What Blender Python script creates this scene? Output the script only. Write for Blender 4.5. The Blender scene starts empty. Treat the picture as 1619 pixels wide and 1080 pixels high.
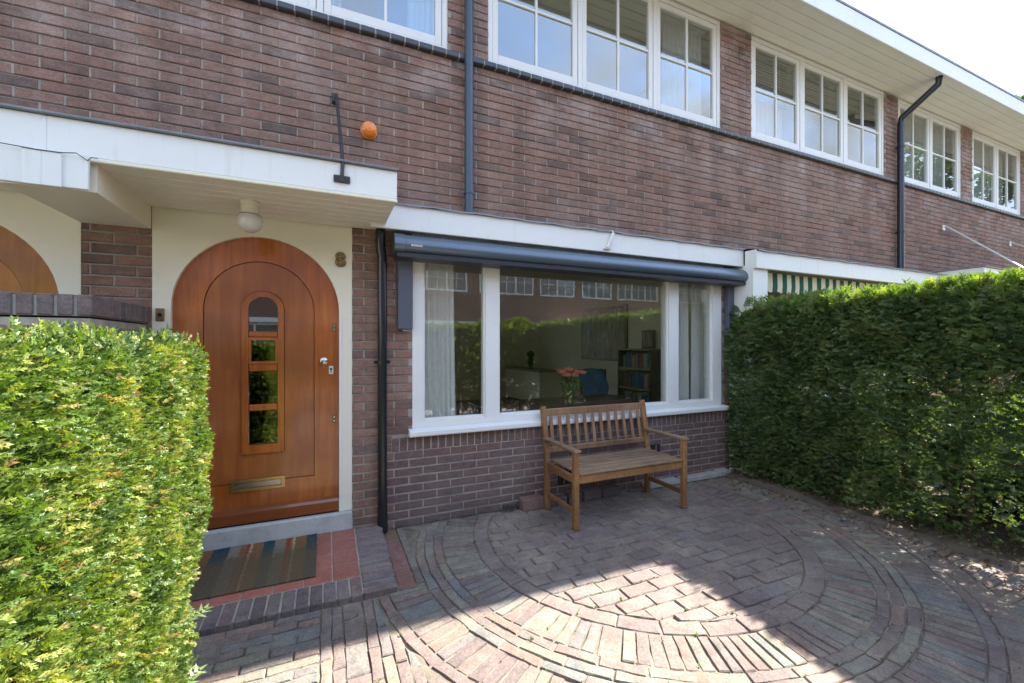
import bpy, math, random
import numpy as np
from mathutils import Vector, Matrix
random.seed(11); rng = np.random.default_rng(5)
S = bpy.context.scene
C = S.collection
PI = math.pi

# ---------------------------------------------------------------- camera
F = 666.0
cam_d = bpy.data.cameras.new('camera'); cam = bpy.data.objects.new('camera', cam_d); C.objects.link(cam)
YAW = math.atan(292.5 / F)
cam.location = (0, -3.3, 1.39)
cam.rotation_euler = (math.radians(90), 0, -YAW)
cam_d.sensor_width = 36; cam_d.lens = 36 * F / 1619; cam_d.shift_y = 0.0043
cam_d.clip_start = 0.05; cam_d.clip_end = 1500
S.camera = cam

# ---------------------------------------------------------------- world, sun, exposure
SUNV = Vector((1.117, 0.125, 1.0)).normalized()
elev = math.asin(SUNV.z); azim = math.atan2(SUNV.x, SUNV.y)
W = bpy.data.worlds.new('World'); S.world = W; W.use_nodes = True
nt = W.node_tree; nt.nodes.clear()
out = nt.nodes.new('ShaderNodeOutputWorld'); bg = nt.nodes.new('ShaderNodeBackground')
sky = nt.nodes.new('ShaderNodeTexSky'); sky.sky_type = 'NISHITA'; sky.sun_disc = False
sky.sun_elevation = elev; sky.sun_rotation = azim; sky.air_density = 1.0; sky.dust_density = 0.25; sky.ozone_density = 1.5
tc = nt.nodes.new('ShaderNodeTexCoord')
mp = nt.nodes.new('ShaderNodeMapping'); mp.inputs['Scale'].default_value = (1.0, 1.0, 2.2)
nz = nt.nodes.new('ShaderNodeTexNoise'); nz.inputs['Scale'].default_value = 2.3; nz.inputs['Detail'].default_value = 9; nz.inputs['Roughness'].default_value = 0.55
nz.inputs['Distortion'].default_value = 0.4
rp = nt.nodes.new('ShaderNodeValToRGB'); rp.color_ramp.elements[0].position = 0.36; rp.color_ramp.elements[1].position = 0.60
mx = nt.nodes.new('ShaderNodeMix'); mx.data_type = 'RGBA'
nz2 = nt.nodes.new('ShaderNodeTexNoise'); nz2.inputs['Scale'].default_value = 3.4; nz2.inputs['Detail'].default_value = 8; nz2.inputs['Distortion'].default_value = 0.7
cm = nt.nodes.new('ShaderNodeValToRGB'); cm.color_ramp.elements[0].position = 0.36; cm.color_ramp.elements[0].color = (0.38, 0.44, 0.54, 1); cm.color_ramp.elements[1].position = 0.62; cm.color_ramp.elements[1].color = (0.66, 0.68, 0.71, 1)
cs = nt.nodes.new('ShaderNodeMix'); cs.data_type = 'RGBA'; cs.blend_type = 'MULTIPLY'; cs.inputs[0].default_value = 1; cs.inputs[7].default_value = (3, 3, 3, 1)
nt.links.new(mp.outputs[0], nz2.inputs['Vector']); nt.links.new(nz2.outputs[0], cm.inputs[0]); nt.links.new(cm.outputs[0], cs.inputs[6]); nt.links.new(cs.outputs[2], mx.inputs[7])
nt.links.new(tc.outputs['Generated'], mp.inputs[0]); nt.links.new(mp.outputs[0], nz.inputs['Vector'])
nt.links.new(nz.outputs[0], rp.inputs[0]); nt.links.new(rp.outputs[0], mx.inputs[0])
nt.links.new(sky.outputs[0], mx.inputs[6]); nt.links.new(mx.outputs[2], bg.inputs[0])
bg.inputs[1].default_value = 0.13
nt.links.new(bg.outputs[0], out.inputs[0])
sl = bpy.data.lights.new('sun', 'SUN'); sl.energy = 3.4; sl.angle = math.radians(0.55); sl.color = (1, 0.93, 0.83)
sun = bpy.data.objects.new('sun', sl); C.objects.link(sun)
sun.rotation_euler = SUNV.to_track_quat('Z', 'Y').to_euler(); sun.location = (10, 0, 20)
S.view_settings.view_transform = 'Standard'; S.view_settings.look = 'None'
S.view_settings.exposure = 2.75; S.view_settings.gamma = 1; S.view_settings.use_curve_mapping = False
S.render.engine = 'CYCLES'
try:
    S.cycles.max_bounces = 10; S.cycles.transparent_max_bounces = 24; S.cycles.diffuse_bounces = 7
    S.cycles.sample_clamp_indirect = 8
except Exception: pass

# ---------------------------------------------------------------- materials
def nodes(name):
    m = bpy.data.materials.new(name); m.use_nodes = True
    t = m.node_tree; return m, t, t.nodes['Principled BSDF']
def L(t, a, b): t.links.new(a, b)
def N(t, k, **kw):
    n = t.nodes.new(k)
    for a, b in kw.items(): setattr(n, a, b)
    return n
def rgba(c): return (c[0], c[1], c[2], 1)
def mixc(t, fac, a, b, mode='MIX'):
    n = N(t, 'ShaderNodeMix', data_type='RGBA', blend_type=mode)
    for sock, v in ((0, fac), (6, a), (7, b)):
        if hasattr(v, 'is_linked') or hasattr(v, 'links'): L(t, v, n.inputs[sock])
        elif isinstance(v, (int, float)): n.inputs[sock].default_value = v
        else: n.inputs[sock].default_value = rgba(v)
    return n.outputs[2]
def ramp(t, fac, stops, interp='LINEAR'):
    n = N(t, 'ShaderNodeValToRGB'); r = n.color_ramp; r.interpolation = interp
    while len(r.elements) < len(stops): r.elements.new(0.5)
    for e, (p, c) in zip(r.elements, stops):
        e.position = p; e.color = rgba(c) if len(c) == 3 else c
    L(t, fac, n.inputs[0]); return n.outputs[0]
def noise(t, scale, detail=4, rough=0.6, vec=None, stretch=None):
    tcn = N(t, 'ShaderNodeTexCoord'); v = vec or tcn.outputs['Object']
    if stretch:
        m = N(t, 'ShaderNodeMapping'); m.inputs['Scale'].default_value = stretch; L(t, v, m.inputs[0]); v = m.outputs[0]
    n = N(t, 'ShaderNodeTexNoise'); n.inputs['Scale'].default_value = scale; n.inputs['Detail'].default_value = detail
    n.inputs['Roughness'].default_value = rough; L(t, v, n.inputs['Vector']); return n.outputs[0]
def wpos(t):
    return N(t, 'ShaderNodeNewGeometry').outputs['Position']
def bump(t, h, bsdf, strength=0.3, dist=0.004):
    b = N(t, 'ShaderNodeBump'); b.inputs['Strength'].default_value = strength; b.inputs['Distance'].default_value = dist
    L(t, h, b.inputs['Height']); L(t, b.outputs[0], bsdf.inputs['Normal'])
def rnd(t):
    g = N(t, 'ShaderNodeNewGeometry'); o = N(t, 'ShaderNodeObjectInfo')
    a = N(t, 'ShaderNodeMath', operation='ADD'); L(t, g.outputs['Random Per Island'], a.inputs[0]); L(t, o.outputs['Random'], a.inputs[1])
    f = N(t, 'ShaderNodeMath', operation='FRACT'); L(t, a.outputs[0], f.inputs[0]); return f.outputs[0]

def plain(name, col, rough=0.5, var=0.12, scale=3.0, metal=0.0, bumpn=0.0, bscale=60, spec=0.5, dirt=None):
    m, t, b = nodes(name)
    p = wpos(t)
    n = noise(t, scale, 6, 0.65, p)
    c = ramp(t, n, [(0.25, [x * (1 - var) for x in col]), (0.75, [min(1, x * (1 + var)) for x in col])])
    if dirt:
        n2 = noise(t, 9, 8, 0.7, p)
        f = ramp(t, n2, [(0.55, (0, 0, 0)), (0.75, (1, 1, 1))])
        fm = N(t, 'ShaderNodeMath', operation='MULTIPLY'); L(t, f, fm.inputs[0]); fm.inputs[1].default_value = dirt[1]
        c = mixc(t, fm.outputs[0], c, dirt[0])
    L(t, c, b.inputs['Base Color']); b.inputs['Roughness'].default_value = rough; b.inputs['Metallic'].default_value = metal
    b.inputs['Specular IOR Level'].default_value = spec
    if bumpn: bump(t, noise(t, bscale, 5, 0.6, p), b, bumpn, 0.003)
    return m

def brickmat(name, stops, rough=0.85, mottle=0.35, pale=(0.42, 0.34, 0.31), palef=0.5, bs=0.5, bloom=False):
    m, t, b = nodes(name); p = wpos(t)
    c = ramp(t, rnd(t), stops)
    n1 = noise(t, 14, 6, 0.7, p, (1, 1, 2.4))
    dk = ramp(t, n1, [(0.3, (1 - mottle,) * 3), (0.7, (1 + mottle * 0.6,) * 3)])
    c = mixc(t, 1.0, c, dk, 'MULTIPLY')
    n2 = noise(t, 1.1, 8, 0.75, p); f = ramp(t, n2, [(0.5, (0, 0, 0)), (0.72, (palef,) * 3)])
    c = mixc(t, f, c, pale)
    if bloom:     # lime bloom washed down below the upper sills
        sp = N(t, 'ShaderNodeSeparateXYZ'); L(t, p, sp.inputs[0]); mr = N(t, 'ShaderNodeMapRange'); mr.inputs[1].default_value = 3.05; mr.inputs[2].default_value = 3.6; L(t, sp.outputs[2], mr.inputs[0])
        nb_ = noise(t, 1.6, 7, 0.7, p, (1.6, 1, 2.6)); fb = ramp(t, nb_, [(0.46, (0, 0, 0)), (0.66, (0.75,) * 3)]); mm_ = N(t, 'ShaderNodeMath', operation='MULTIPLY'); L(t, fb, mm_.inputs[0]); L(t, mr.outputs[0], mm_.inputs[1])
        c = mixc(t, mm_.outputs[0], c, (0.46, 0.39, 0.37))
        ns = noise(t, 1.0, 5, 0.6, p, (5, 1, 0.35)); c = mixc(t, 1.0, c, ramp(t, ns, [(0.35, (0.80,) * 3), (0.62, (1.08,) * 3)]), 'MULTIPLY')
    n3 = noise(t, 90, 4, 0.7, p); f3 = ramp(t, n3, [(0.35, (0.72,) * 3), (0.6, (1.08,) * 3)])
    c = mixc(t, 1.0, c, f3, 'MULTIPLY')
    L(t, c, b.inputs['Base Color']); b.inputs['Roughness'].default_value = rough; b.inputs['Specular IOR Level'].default_value = 0.3
    n4 = noise(t, 45, 8, 0.75, p)
    bump(t, n4, b, bs, 0.006)
    return m

M = {}
M['brick'] = brickmat('brick_brown', [(0.0, (0.1875, 0.114, 0.0912)), (0.12, (0.2687, 0.156, 0.1186)), (0.35, (0.3063, 0.1764, 0.1334)), (0.6, (0.2812, 0.1656, 0.13)), (0.8, (0.3375, 0.198, 0.1482)), (0.93, (0.2375, 0.15, 0.1231)), (1.0, (0.1625, 0.1104, 0.0958))], mottle=0.32, bloom=True)
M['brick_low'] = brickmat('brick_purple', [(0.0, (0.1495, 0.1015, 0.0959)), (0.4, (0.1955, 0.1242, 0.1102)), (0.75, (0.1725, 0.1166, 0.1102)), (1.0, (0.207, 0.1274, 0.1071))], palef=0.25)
M['brick_far'] = brickmat('brick_row', [(0.0, (0.18, 0.09, 0.07)), (0.5, (0.24, 0.12, 0.09)), (1.0, (0.16, 0.09, 0.075))])
M['mortar'] = plain('mortar', (0.335, 0.295, 0.255), 0.95, 0.5, 6, bumpn=0.6, bscale=120)
M['mortar_dark'] = plain('mortar_bed', (0.34, 0.31, 0.28), 0.95, 0.3, 6, bumpn=0.6, bscale=120)
M['paver'] = brickmat('paver_flat', [(0.0, (0.185, 0.142, 0.130)), (0.35, (0.225, 0.172, 0.152)), (0.65, (0.205, 0.160, 0.148)), (0.9, (0.245, 0.185, 0.158)), (1.0, (0.19, 0.165, 0.160))], mottle=0.28, pale=(0.42, 0.37, 0.285), palef=0.6, bs=0.8)
M['paver_mix'] = brickmat('paver_edge', [(0.0, (0.18, 0.140, 0.130)), (0.25, (0.215, 0.165, 0.145)), (0.42, (0.245, 0.170, 0.140)), (0.55, (0.195, 0.175, 0.162)), (0.72, (0.25, 0.220, 0.172)), (0.84, (0.18, 0.182, 0.175)), (0.93, (0.225, 0.162, 0.146)), (1.0, (0.27, 0.24, 0.18))], mottle=0.3, pale=(0.43, 0.38, 0.285), palef=0.65, bs=0.85)
M['kerb_brick'] = brickmat('step_brick', [(0.0, (0.13, 0.105, 0.105)), (0.4, (0.20, 0.160, 0.150)), (0.7, (0.165, 0.135, 0.135)), (1.0, (0.215, 0.15, 0.135))], mottle=0.35)
M['red_brick'] = brickmat('paver_red', [(0.0, (0.24, 0.125, 0.10)), (0.6, (0.21, 0.115, 0.10)), (1.0, (0.22, 0.16, 0.09))], mottle=0.2)
M['tile'] = brickmat('quarry_tile', [(0.0, (0.33, 0.115, 0.085)), (1.0, (0.40, 0.15, 0.11))], rough=0.6, mottle=0.15, palef=0.2, bs=0.15)
M['sand'] = plain('joint_sand', (0.20, 0.165, 0.125), 0.95, 0.75, 4, bumpn=1.0, bscale=160)
M['white'] = plain('white_paint', (0.78, 0.78, 0.76), 0.35, 0.03, 2.0, bumpn=0.05, bscale=40, dirt=((0.5, 0.48, 0.42), 0.18))
def m_fascia():
    m, t, b = nodes('white_board'); p = wpos(t)
    c = ramp(t, noise(t, 1.5, 6, 0.65, p), [(0.25, (0.74, 0.75, 0.73)), (0.75, (0.80, 0.81, 0.79))])
    f = ramp(t, noise(t, 2.2, 6, 0.7, p, (9, 9, 0.7)), [(0.56, (0, 0, 0)), (0.74, (0.30,) * 3)]); c = mixc(t, f, c, (0.47, 0.46, 0.42))
    f = ramp(t, noise(t, 16, 5, 0.7, p), [(0.66, (0, 0, 0)), (0.72, (0.35,) * 3)]); c = mixc(t, f, c, (0.40, 0.38, 0.34))
    L(t, c, b.inputs['Base Color']); b.inputs['Roughness'].default_value = 0.45; bump(t, noise(t, 30, 5, 0.6, p), b, 0.08, 0.003); return m
M['fascia'] = m_fascia()
M['cream'] = plain('cream_paint', (0.80, 0.76, 0.62), 0.5, 0.04, 2.0, bumpn=0.08, bscale=50, dirt=((0.5, 0.45, 0.33), 0.15))
M['soffit'] = plain('soffit_paint', (0.80, 0.77, 0.67), 0.55, 0.05, 2.5, bumpn=0.06, bscale=30, dirt=((0.5, 0.46, 0.36), 0.25))
M['lead'] = plain('lead', (0.20, 0.22, 0.25), 0.5, 0.3, 8, metal=0.3, bumpn=0.3, bscale=25)
M['sill_tile'] = plain('glazed_sill_tile', (0.055, 0.058, 0.068), 0.3, 0.3, 12, bumpn=0.1)
M['grout'] = plain('pale_grout', (0.33, 0.31, 0.28), 0.9, 0.2, 20)
M['awning'] = plain('awning_metal', (0.125, 0.165, 0.215), 0.30, 0.05, 2, metal=0.4)
M['awning_dark'] = plain('awning_dark', (0.045, 0.05, 0.062), 0.45, 0.1, 3)
M['box_grey'] = plain('guide_box_grey', (0.085, 0.095, 0.13), 0.5, 0.05, 3)
M['pipe_blue'] = plain('pipe_blue_grey', (0.045, 0.072, 0.11), 0.22, 0.12, 6)
M['pipe_navy'] = plain('pipe_navy', (0.022, 0.03, 0.042), 0.25, 0.15, 6)
M['pipe_black'] = plain('pipe_black', (0.016, 0.018, 0.02), 0.25, 0.2, 6)
M['iron'] = plain('black_iron', (0.03, 0.031, 0.035), 0.5, 0.3, 20, bumpn=0.2)
M['brass'] = plain('brass', (0.62, 0.47, 0.24), 0.28, 0.15, 20, metal=1.0)
M['brass_dull'] = plain('brass_dull', (0.24, 0.165, 0.07), 0.42, 0.25, 30, metal=0.7)
M['steel'] = plain('steel', (0.55, 0.53, 0.50), 0.25, 0.1, 20, metal=1.0)
M['stone'] = plain('sill_stone', (0.47, 0.47, 0.45), 0.85, 0.25, 9, bumpn=0.4, bscale=70, dirt=((0.20, 0.19, 0.17), 0.6))
M['concrete'] = plain('concrete', (0.36, 0.35, 0.33), 0.9, 0.2, 8, bumpn=0.5, bscale=80, dirt=((0.16, 0.15, 0.13), 0.6))
M['plaster'] = plain('room_plaster', (0.76, 0.74, 0.61), 0.9, 0.03, 1)
M['floor_wood'] = plain('room_floor', (0.34, 0.22, 0.13), 0.5, 0.2, 5)
M['dark_wood'] = plain('dark_wood', (0.07, 0.04, 0.028), 0.35, 0.3, 7)
M['shelf_wood'] = plain('shelf_wood', (0.30, 0.22, 0.14), 0.5, 0.15, 7)
M['dark'] = plain('dark_case', (0.03, 0.03, 0.032), 0.4, 0.1, 7)
M['blue_cloth'] = plain('blue_cloth', (0.06, 0.16, 0.33), 0.9, 0.2, 14)
M['soil'] = plain('soil', (0.105, 0.082, 0.062), 1.0, 0.45, 9, bumpn=1.0, bscale=50)
M['ground'] = plain('ground_cover', (0.14, 0.13, 0.09), 1.0, 0.3, 1.2, bumpn=0.5, bscale=15)
M['asphalt'] = plain('asphalt', (0.055, 0.055, 0.055), 0.9, 0.2, 3, bumpn=0.4)
M['pavement'] = plain('street_paving', (0.28, 0.25, 0.23), 0.9, 0.2, 3, bumpn=0.3)
M['bark'] = plain('bark', (0.10, 0.068, 0.045), 0.95, 0.35, 14, bumpn=0.8, bscale=50)
M['roof'] = plain('roof_tile', (0.16, 0.07, 0.05), 0.8, 0.3, 5, bumpn=0.3)
M['black'] = plain('slot_black', (0.01, 0.01, 0.01), 0.8, 0.1, 5)
M['pvc'] = plain('white_plastic', (0.72, 0.72, 0.70), 0.3, 0.02, 5)
M['lampglass'] = plain('opal_glass', (0.62, 0.60, 0.56), 0.12, 0.03, 5)
M['lampbase'] = plain('lamp_base_cream', (0.72, 0.68, 0.54), 0.4, 0.03, 5)
M['stem'] = plain('stem_green', (0.06, 0.14, 0.04), 0.6, 0.25, 20)
M['litter'] = plain('leaf_litter', (0.30, 0.20, 0.10), 0.9, 0.4, 25)

def m_amber():
    m, t, b = nodes('amber_plastic'); b.inputs['Base Color'].default_value = (0.85, 0.23, 0.015, 1)
    b.inputs['Roughness'].default_value = 0.15; b.inputs['Subsurface Weight'].default_value = 0.0; b.inputs['Coat Weight'].default_value = 0.6
    return m
M['amber'] = m_amber()
def m_wood(name, c1, c2, c3, rough=0.3, coat=0.35, axis=(9, 9, 0.8), detail=8, sc=3.0):
    m, t, b = nodes(name); p = wpos(t)
    mm = N(t, 'ShaderNodeMapping'); mm.inputs['Scale'].default_value = axis; L(t, p, mm.inputs[0])
    n1 = N(t, 'ShaderNodeTexNoise'); n1.inputs['Scale'].default_value = sc; n1.inputs['Detail'].default_value = detail; n1.inputs['Distortion'].default_value = 0.6; n1.inputs['Roughness'].default_value = 0.6
    L(t, mm.outputs[0], n1.inputs['Vector'])
    c = ramp(t, n1.outputs[0], [(0.25, c1), (0.5, c2), (0.75, c3)])
    n3 = noise(t, 2.2, 4, 0.6, p); c = mixc(t, 1.0, c, ramp(t, n3, [(0.3, (0.68, 0.62, 0.6)), (0.7, (1.18, 1.22, 1.1))]), 'MULTIPLY')
    r = rnd(t); c = mixc(t, 1.0, c, ramp(t, r, [(0, (0.85,) * 3), (1, (1.12,) * 3)]), 'MULTIPLY')
    L(t, c, b.inputs['Base Color']); b.inputs['Roughness'].default_value = rough
    b.inputs['Coat Weight'].default_value = coat; b.inputs['Coat Roughness'].default_value = 0.10
    mm2 = N(t, 'ShaderNodeMapping'); mm2.inputs['Scale'].default_value = tuple(a * 4 for a in axis); L(t, p, mm2.inputs[0])
    n2 = N(t, 'ShaderNodeTexNoise'); n2.inputs['Scale'].default_value = 5; n2.inputs['Detail'].default_value = 4; L(t, mm2.outputs[0], n2.inputs['Vector'])
    bump(t, n2.outputs[0], b, 0.12, 0.002)
    return m
M['door'] = m_wood('varnished_door_wood', (0.27, 0.062, 0.008), (0.42, 0.108, 0.014), (0.52, 0.165, 0.022), coat=1.0, rough=0.35)
M['door_panel'] = m_wood('varnished_panel_wood', (0.28, 0.074, 0.018), (0.36, 0.103, 0.024), (0.45, 0.15, 0.035), sc=2.0, coat=0.8, rough=0.35)
M['door_rail'] = m_wood('varnished_rail_wood', (0.17, 0.042, 0.010), (0.25, 0.062, 0.014), (0.31, 0.085, 0.02), axis=(0.8, 9, 9), coat=0.8)
M['door_gold'] = m_wood('golden_door_wood', (0.36, 0.120, 0.005), (0.47, 0.175, 0.008), (0.55, 0.23, 0.014), coat=0.35)
M['bench'] = m_wood('oiled_bench_wood', (0.20, 0.095, 0.040), (0.30, 0.150, 0.062), (0.37, 0.20, 0.09), rough=0.45, coat=0.1, axis=(5, 5, 5), sc=6)
M['bench_seat'] = m_wood('weathered_bench_wood', (0.19, 0.12, 0.075), (0.28, 0.185, 0.118), (0.36, 0.25, 0.165), rough=0.7, coat=0.0, axis=(1.5, 12, 12), sc=4)
M['bench_back'] = m_wood('worn_bench_wood', (0.18, 0.105, 0.060), (0.27, 0.155, 0.088), (0.35, 0.215, 0.13), rough=0.6, coat=0.0, axis=(12, 12, 1.5), sc=4)

def m_glass(name, ior=1.62, tint=(0.97, 0.985, 0.975)):
    m = bpy.data.materials.new(name); m.use_nodes = True; t = m.node_tree; t.nodes.clear()
    o = N(t, 'ShaderNodeOutputMaterial'); mixs = N(t, 'ShaderNodeMixShader'); tr = N(t, 'ShaderNodeBsdfTransparent'); gl = N(t, 'ShaderNodeBsdfGlossy')
    tr.inputs[0].default_value = rgba(tint); gl.inputs['Roughness'].default_value = 0.0
    fr = N(t, 'ShaderNodeFresnel'); fr.inputs['IOR'].default_value = ior
    b = N(t, 'ShaderNodeBump'); b.inputs['Strength'].default_value = 0.05; b.inputs['Distance'].default_value = 0.02
    n = noise(t, 1.6, 2, 0.4, wpos(t)); L(t, n, b.inputs['Height']); L(t, b.outputs[0], gl.inputs['Normal'])
    g = N(t, 'ShaderNodeNewGeometry')
    # only the outer face reflects (the inner face would double it)
    inv = N(t, 'ShaderNodeMath', operation='SUBTRACT'); inv.inputs[0].default_value = 1.0; L(t, g.outputs['Backfacing'], inv.inputs[1])
    mu = N(t, 'ShaderNodeMath', operation='MULTIPLY'); L(t, fr.outputs[0], mu.inputs[0]); L(t, inv.outputs[0], mu.inputs[1])
    L(t, mu.outputs[0], mixs.inputs[0]); L(t, tr.outputs[0], mixs.inputs[1]); L(t, gl.outputs[0], mixs.inputs[2]); L(t, mixs.outputs[0], o.inputs[0])
    return m
M['glass'] = m_glass('window_glass', 3.0)
M['glass_up'] = m_glass('upper_window_glass', 3.6, (0.8, 0.84, 0.84))
M['glass_vase'] = m_glass('vase_glass', 1.5, (0.85, 0.93, 0.88))
def m_leaf(name, stops, trans=0.45, rough=0.5, transcol=1.5, gloss=0.08):
    m = bpy.data.materials.new(name); m.use_nodes = True; t = m.node_tree; t.nodes.clear()
    o = N(t, 'ShaderNodeOutputMaterial'); a = N(t, 'ShaderNodeAttribute'); a.attribute_name = 'rnd'
    c = ramp(t, a.outputs['Fac'], stops)
    d = N(t, 'ShaderNodeBsdfDiffuse'); L(t, c, d.inputs[0])
    tr = N(t, 'ShaderNodeBsdfTranslucent'); tcx = mixc(t, 1.0, c, (transcol, transcol * 1.02, transcol * 0.45), 'MULTIPLY'); L(t, tcx, tr.inputs[0])
    m1 = N(t, 'ShaderNodeMixShader'); m1.inputs[0].default_value = trans; L(t, d.outputs[0], m1.inputs[1]); L(t, tr.outputs[0], m1.inputs[2])
    gl = N(t, 'ShaderNodeBsdfGlossy'); gl.inputs['Roughness'].default_value = rough; gl.inputs[0].default_value = (0.9, 0.95, 0.9, 1)
    m2 = N(t, 'ShaderNodeMixShader'); m2.inputs[0].default_value = gloss; L(t, m1.outputs[0], m2.inputs[1]); L(t, gl.outputs[0], m2.inputs[2])
    L(t, m2.outputs[0], o.inputs[0]); return m
M['yew_lit'] = m_leaf('yew_sunlit', [(0, (0.035, 0.07, 0.014)), (0.3, (0.08, 0.145, 0.022)), (0.65, (0.15, 0.215, 0.036)), (0.88, (0.25, 0.30, 0.055)), (0.95, (0.34, 0.30, 0.10)), (1.0, (0.32, 0.20, 0.10))], 0.38, gloss=0.035)  # yew green for sunlit parts: warm sun tone put into the leaf colour
M['yew_dark'] = m_leaf('yew_shaded', [(0, (0.045, 0.080, 0.034)), (0.35, (0.105, 0.165, 0.056)), (0.75, (0.18, 0.245, 0.078)), (0.92, (0.24, 0.27, 0.10)), (1.0, (0.26, 0.18, 0.11))], 0.42, gloss=0.035)  # yew green of the shaded hedges: greyer shade tone put into the leaf colour
M['leaf'] = m_leaf('broad_leaf', [(0, (0.04, 0.08, 0.015)), (0.5, (0.08, 0.14, 0.02)), (1.0, (0.14, 0.21, 0.03))], 0.4)
M['litterleaf'] = m_leaf('dry_leaf', [(0, (0.09, 0.06, 0.035)), (0.5, (0.17, 0.115, 0.065)), (1.0, (0.28, 0.20, 0.11))], 0.1, gloss=0.02)
M['rose'] = plain('rose_petal', (0.92, 0.27, 0.20), 0.6, 0.35, 40)
def m_cloth(name, col, trans=0.35):
    m = bpy.data.materials.new(name); m.use_nodes = True; t = m.node_tree; t.nodes.clear()
    o = N(t, 'ShaderNodeOutputMaterial'); d = N(t, 'ShaderNodeBsdfDiffuse'); d.inputs[0].default_value = rgba(col)
    tr = N(t, 'ShaderNodeBsdfTranslucent'); tr.inputs[0].default_value = rgba(col)
    m1 = N(t, 'ShaderNodeMixShader'); m1.inputs[0].default_value = trans; L(t, d.outputs[0], m1.inputs[1]); L(t, tr.outputs[0], m1.inputs[2]); L(t, m1.outputs[0], o.inputs[0]); return m
M['curtain'] = m_cloth('curtain_linen', (0.90, 0.89, 0.86), 0.18)
M['blind'] = m_cloth('blind_slat_paint', (0.42, 0.40, 0.36), 0.1)
def m_mat():
    m, t, b = nodes('doormat_weave'); p = wpos(t)
    sx = N(t, 'ShaderNodeSeparateXYZ'); L(t, p, sx.inputs[0])
    wob = noise(t, 40, 4, 0.7, p); wm = N(t, 'ShaderNodeMath', operation='MULTIPLY_ADD'); wm.inputs[1].default_value = 0.035; L(t, wob, wm.inputs[0]); L(t, sx.outputs[0], wm.inputs[2])
    mr = N(t, 'ShaderNodeMapRange'); mr.inputs[1].default_value = -1.0; mr.inputs[2].default_value = -0.035; L(t, wm.outputs[0], mr.inputs[0])
    og = (0.25, 0.13, 0.06); tl = (0.03, 0.075, 0.09); cr = (0.48, 0.36, 0.22); rd = (0.30, 0.06, 0.03); gr = (0.25, 0.22, 0.17)
    st = [(0, og), (0.10, tl), (0.16, cr), (0.20, gr), (0.30, og), (0.36, tl), (0.46, gr), (0.52, og), (0.555, rd), (0.575, cr), (0.59, og), (0.66, tl), (0.725, gr), (0.79, og), (0.80, rd), (0.82, og), (0.835, cr), (0.85, og), (0.92, tl), (0.99, cr)]
    c = ramp(t, mr.outputs[0], st, 'CONSTANT')
    # worn and mossy towards the front edge
    my = N(t, 'ShaderNodeMapRange'); my.inputs[1].default_value = -0.05; my.inputs[2].default_value = -0.48; L(t, sx.outputs[1], my.inputs[0])
    n = noise(t, 14, 6, 0.7, p); a = N(t, 'ShaderNodeMath', operation='ADD'); L(t, my.outputs[0], a.inputs[0]); L(t, n, a.inputs[1])
    f = ramp(t, a.outputs[0], [(0.62, (0, 0, 0)), (1.0, (0.85,) * 3)])
    c = mixc(t, f, c, (0.13, 0.10, 0.06))
    n5 = noise(t, 220, 3, 0.7, p); c = mixc(t, 1.0, c, ramp(t, n5, [(0.3, (0.55,) * 3), (0.7, (1.2,) * 3)]), 'MULTIPLY')
    L(t, c, b.inputs['Base Color']); b.inputs['Roughness'].default_value = 1.0; b.inputs['Specular IOR Level'].default_value = 0.1
    bump(t, n5, b, 0.8, 0.004); return m
M['mat'] = m_mat()
def m_paint():
    m, t, b = nodes('painted_canvas'); p = wpos(t)
    n = noise(t, 6, 6, 0.7, p, (1, 2.2, 0.5))
    c = ramp(t, n, [(0.25, (0.02, 0.03, 0.03)), (0.42, (0.05, 0.09, 0.07)), (0.50, (0.38, 0.14, 0.07)), (0.57, (0.10, 0.24, 0.25)), (0.66, (0.60, 0.58, 0.46)), (0.75, (0.05, 0.06, 0.05))])
    L(t, c, b.inputs['Base Color']); b.inputs['Roughness'].default_value = 0.4; return m
M['painting'] = m_paint()
def m_book():
    m, t, b = nodes('book_cover'); c = ramp(t, rnd(t), [(0, (0.04, 0.10, 0.22)), (0.3, (0.07, 0.17, 0.27)), (0.5, (0.34, 0.09, 0.06)), (0.7, (0.05, 0.13, 0.15)), (0.9, (0.5, 0.45, 0.34)), (1, (0.05, 0.05, 0.06))])
    L(t, c, b.inputs['Base Color']); b.inputs['Roughness'].default_value = 0.6; return m
M['book'] = m_book()
def m_awn():
    m, t, b = nodes('valance_stripe'); p = wpos(t)
    sx = N(t, 'ShaderNodeSeparateXYZ'); L(t, p, sx.inputs[0]); mu = N(t, 'ShaderNodeMath', operation='MULTIPLY'); mu.inputs[1].default_value = 1 / 0.155; L(t, sx.outputs[0], mu.inputs[0])
    f = N(t, 'ShaderNodeMath', operation='FRACT'); L(t, mu.outputs[0], f.inputs[0])
    c = ramp(t, f.outputs[0], [(0, (0.02, 0.09, 0.055)), (0.5, (0.66, 0.62, 0.46))], 'CONSTANT')
    L(t, c, b.inputs['Base Color']); b.inputs['Roughness'].default_value = 0.9; return m
M['valance'] = m_awn()

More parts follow.
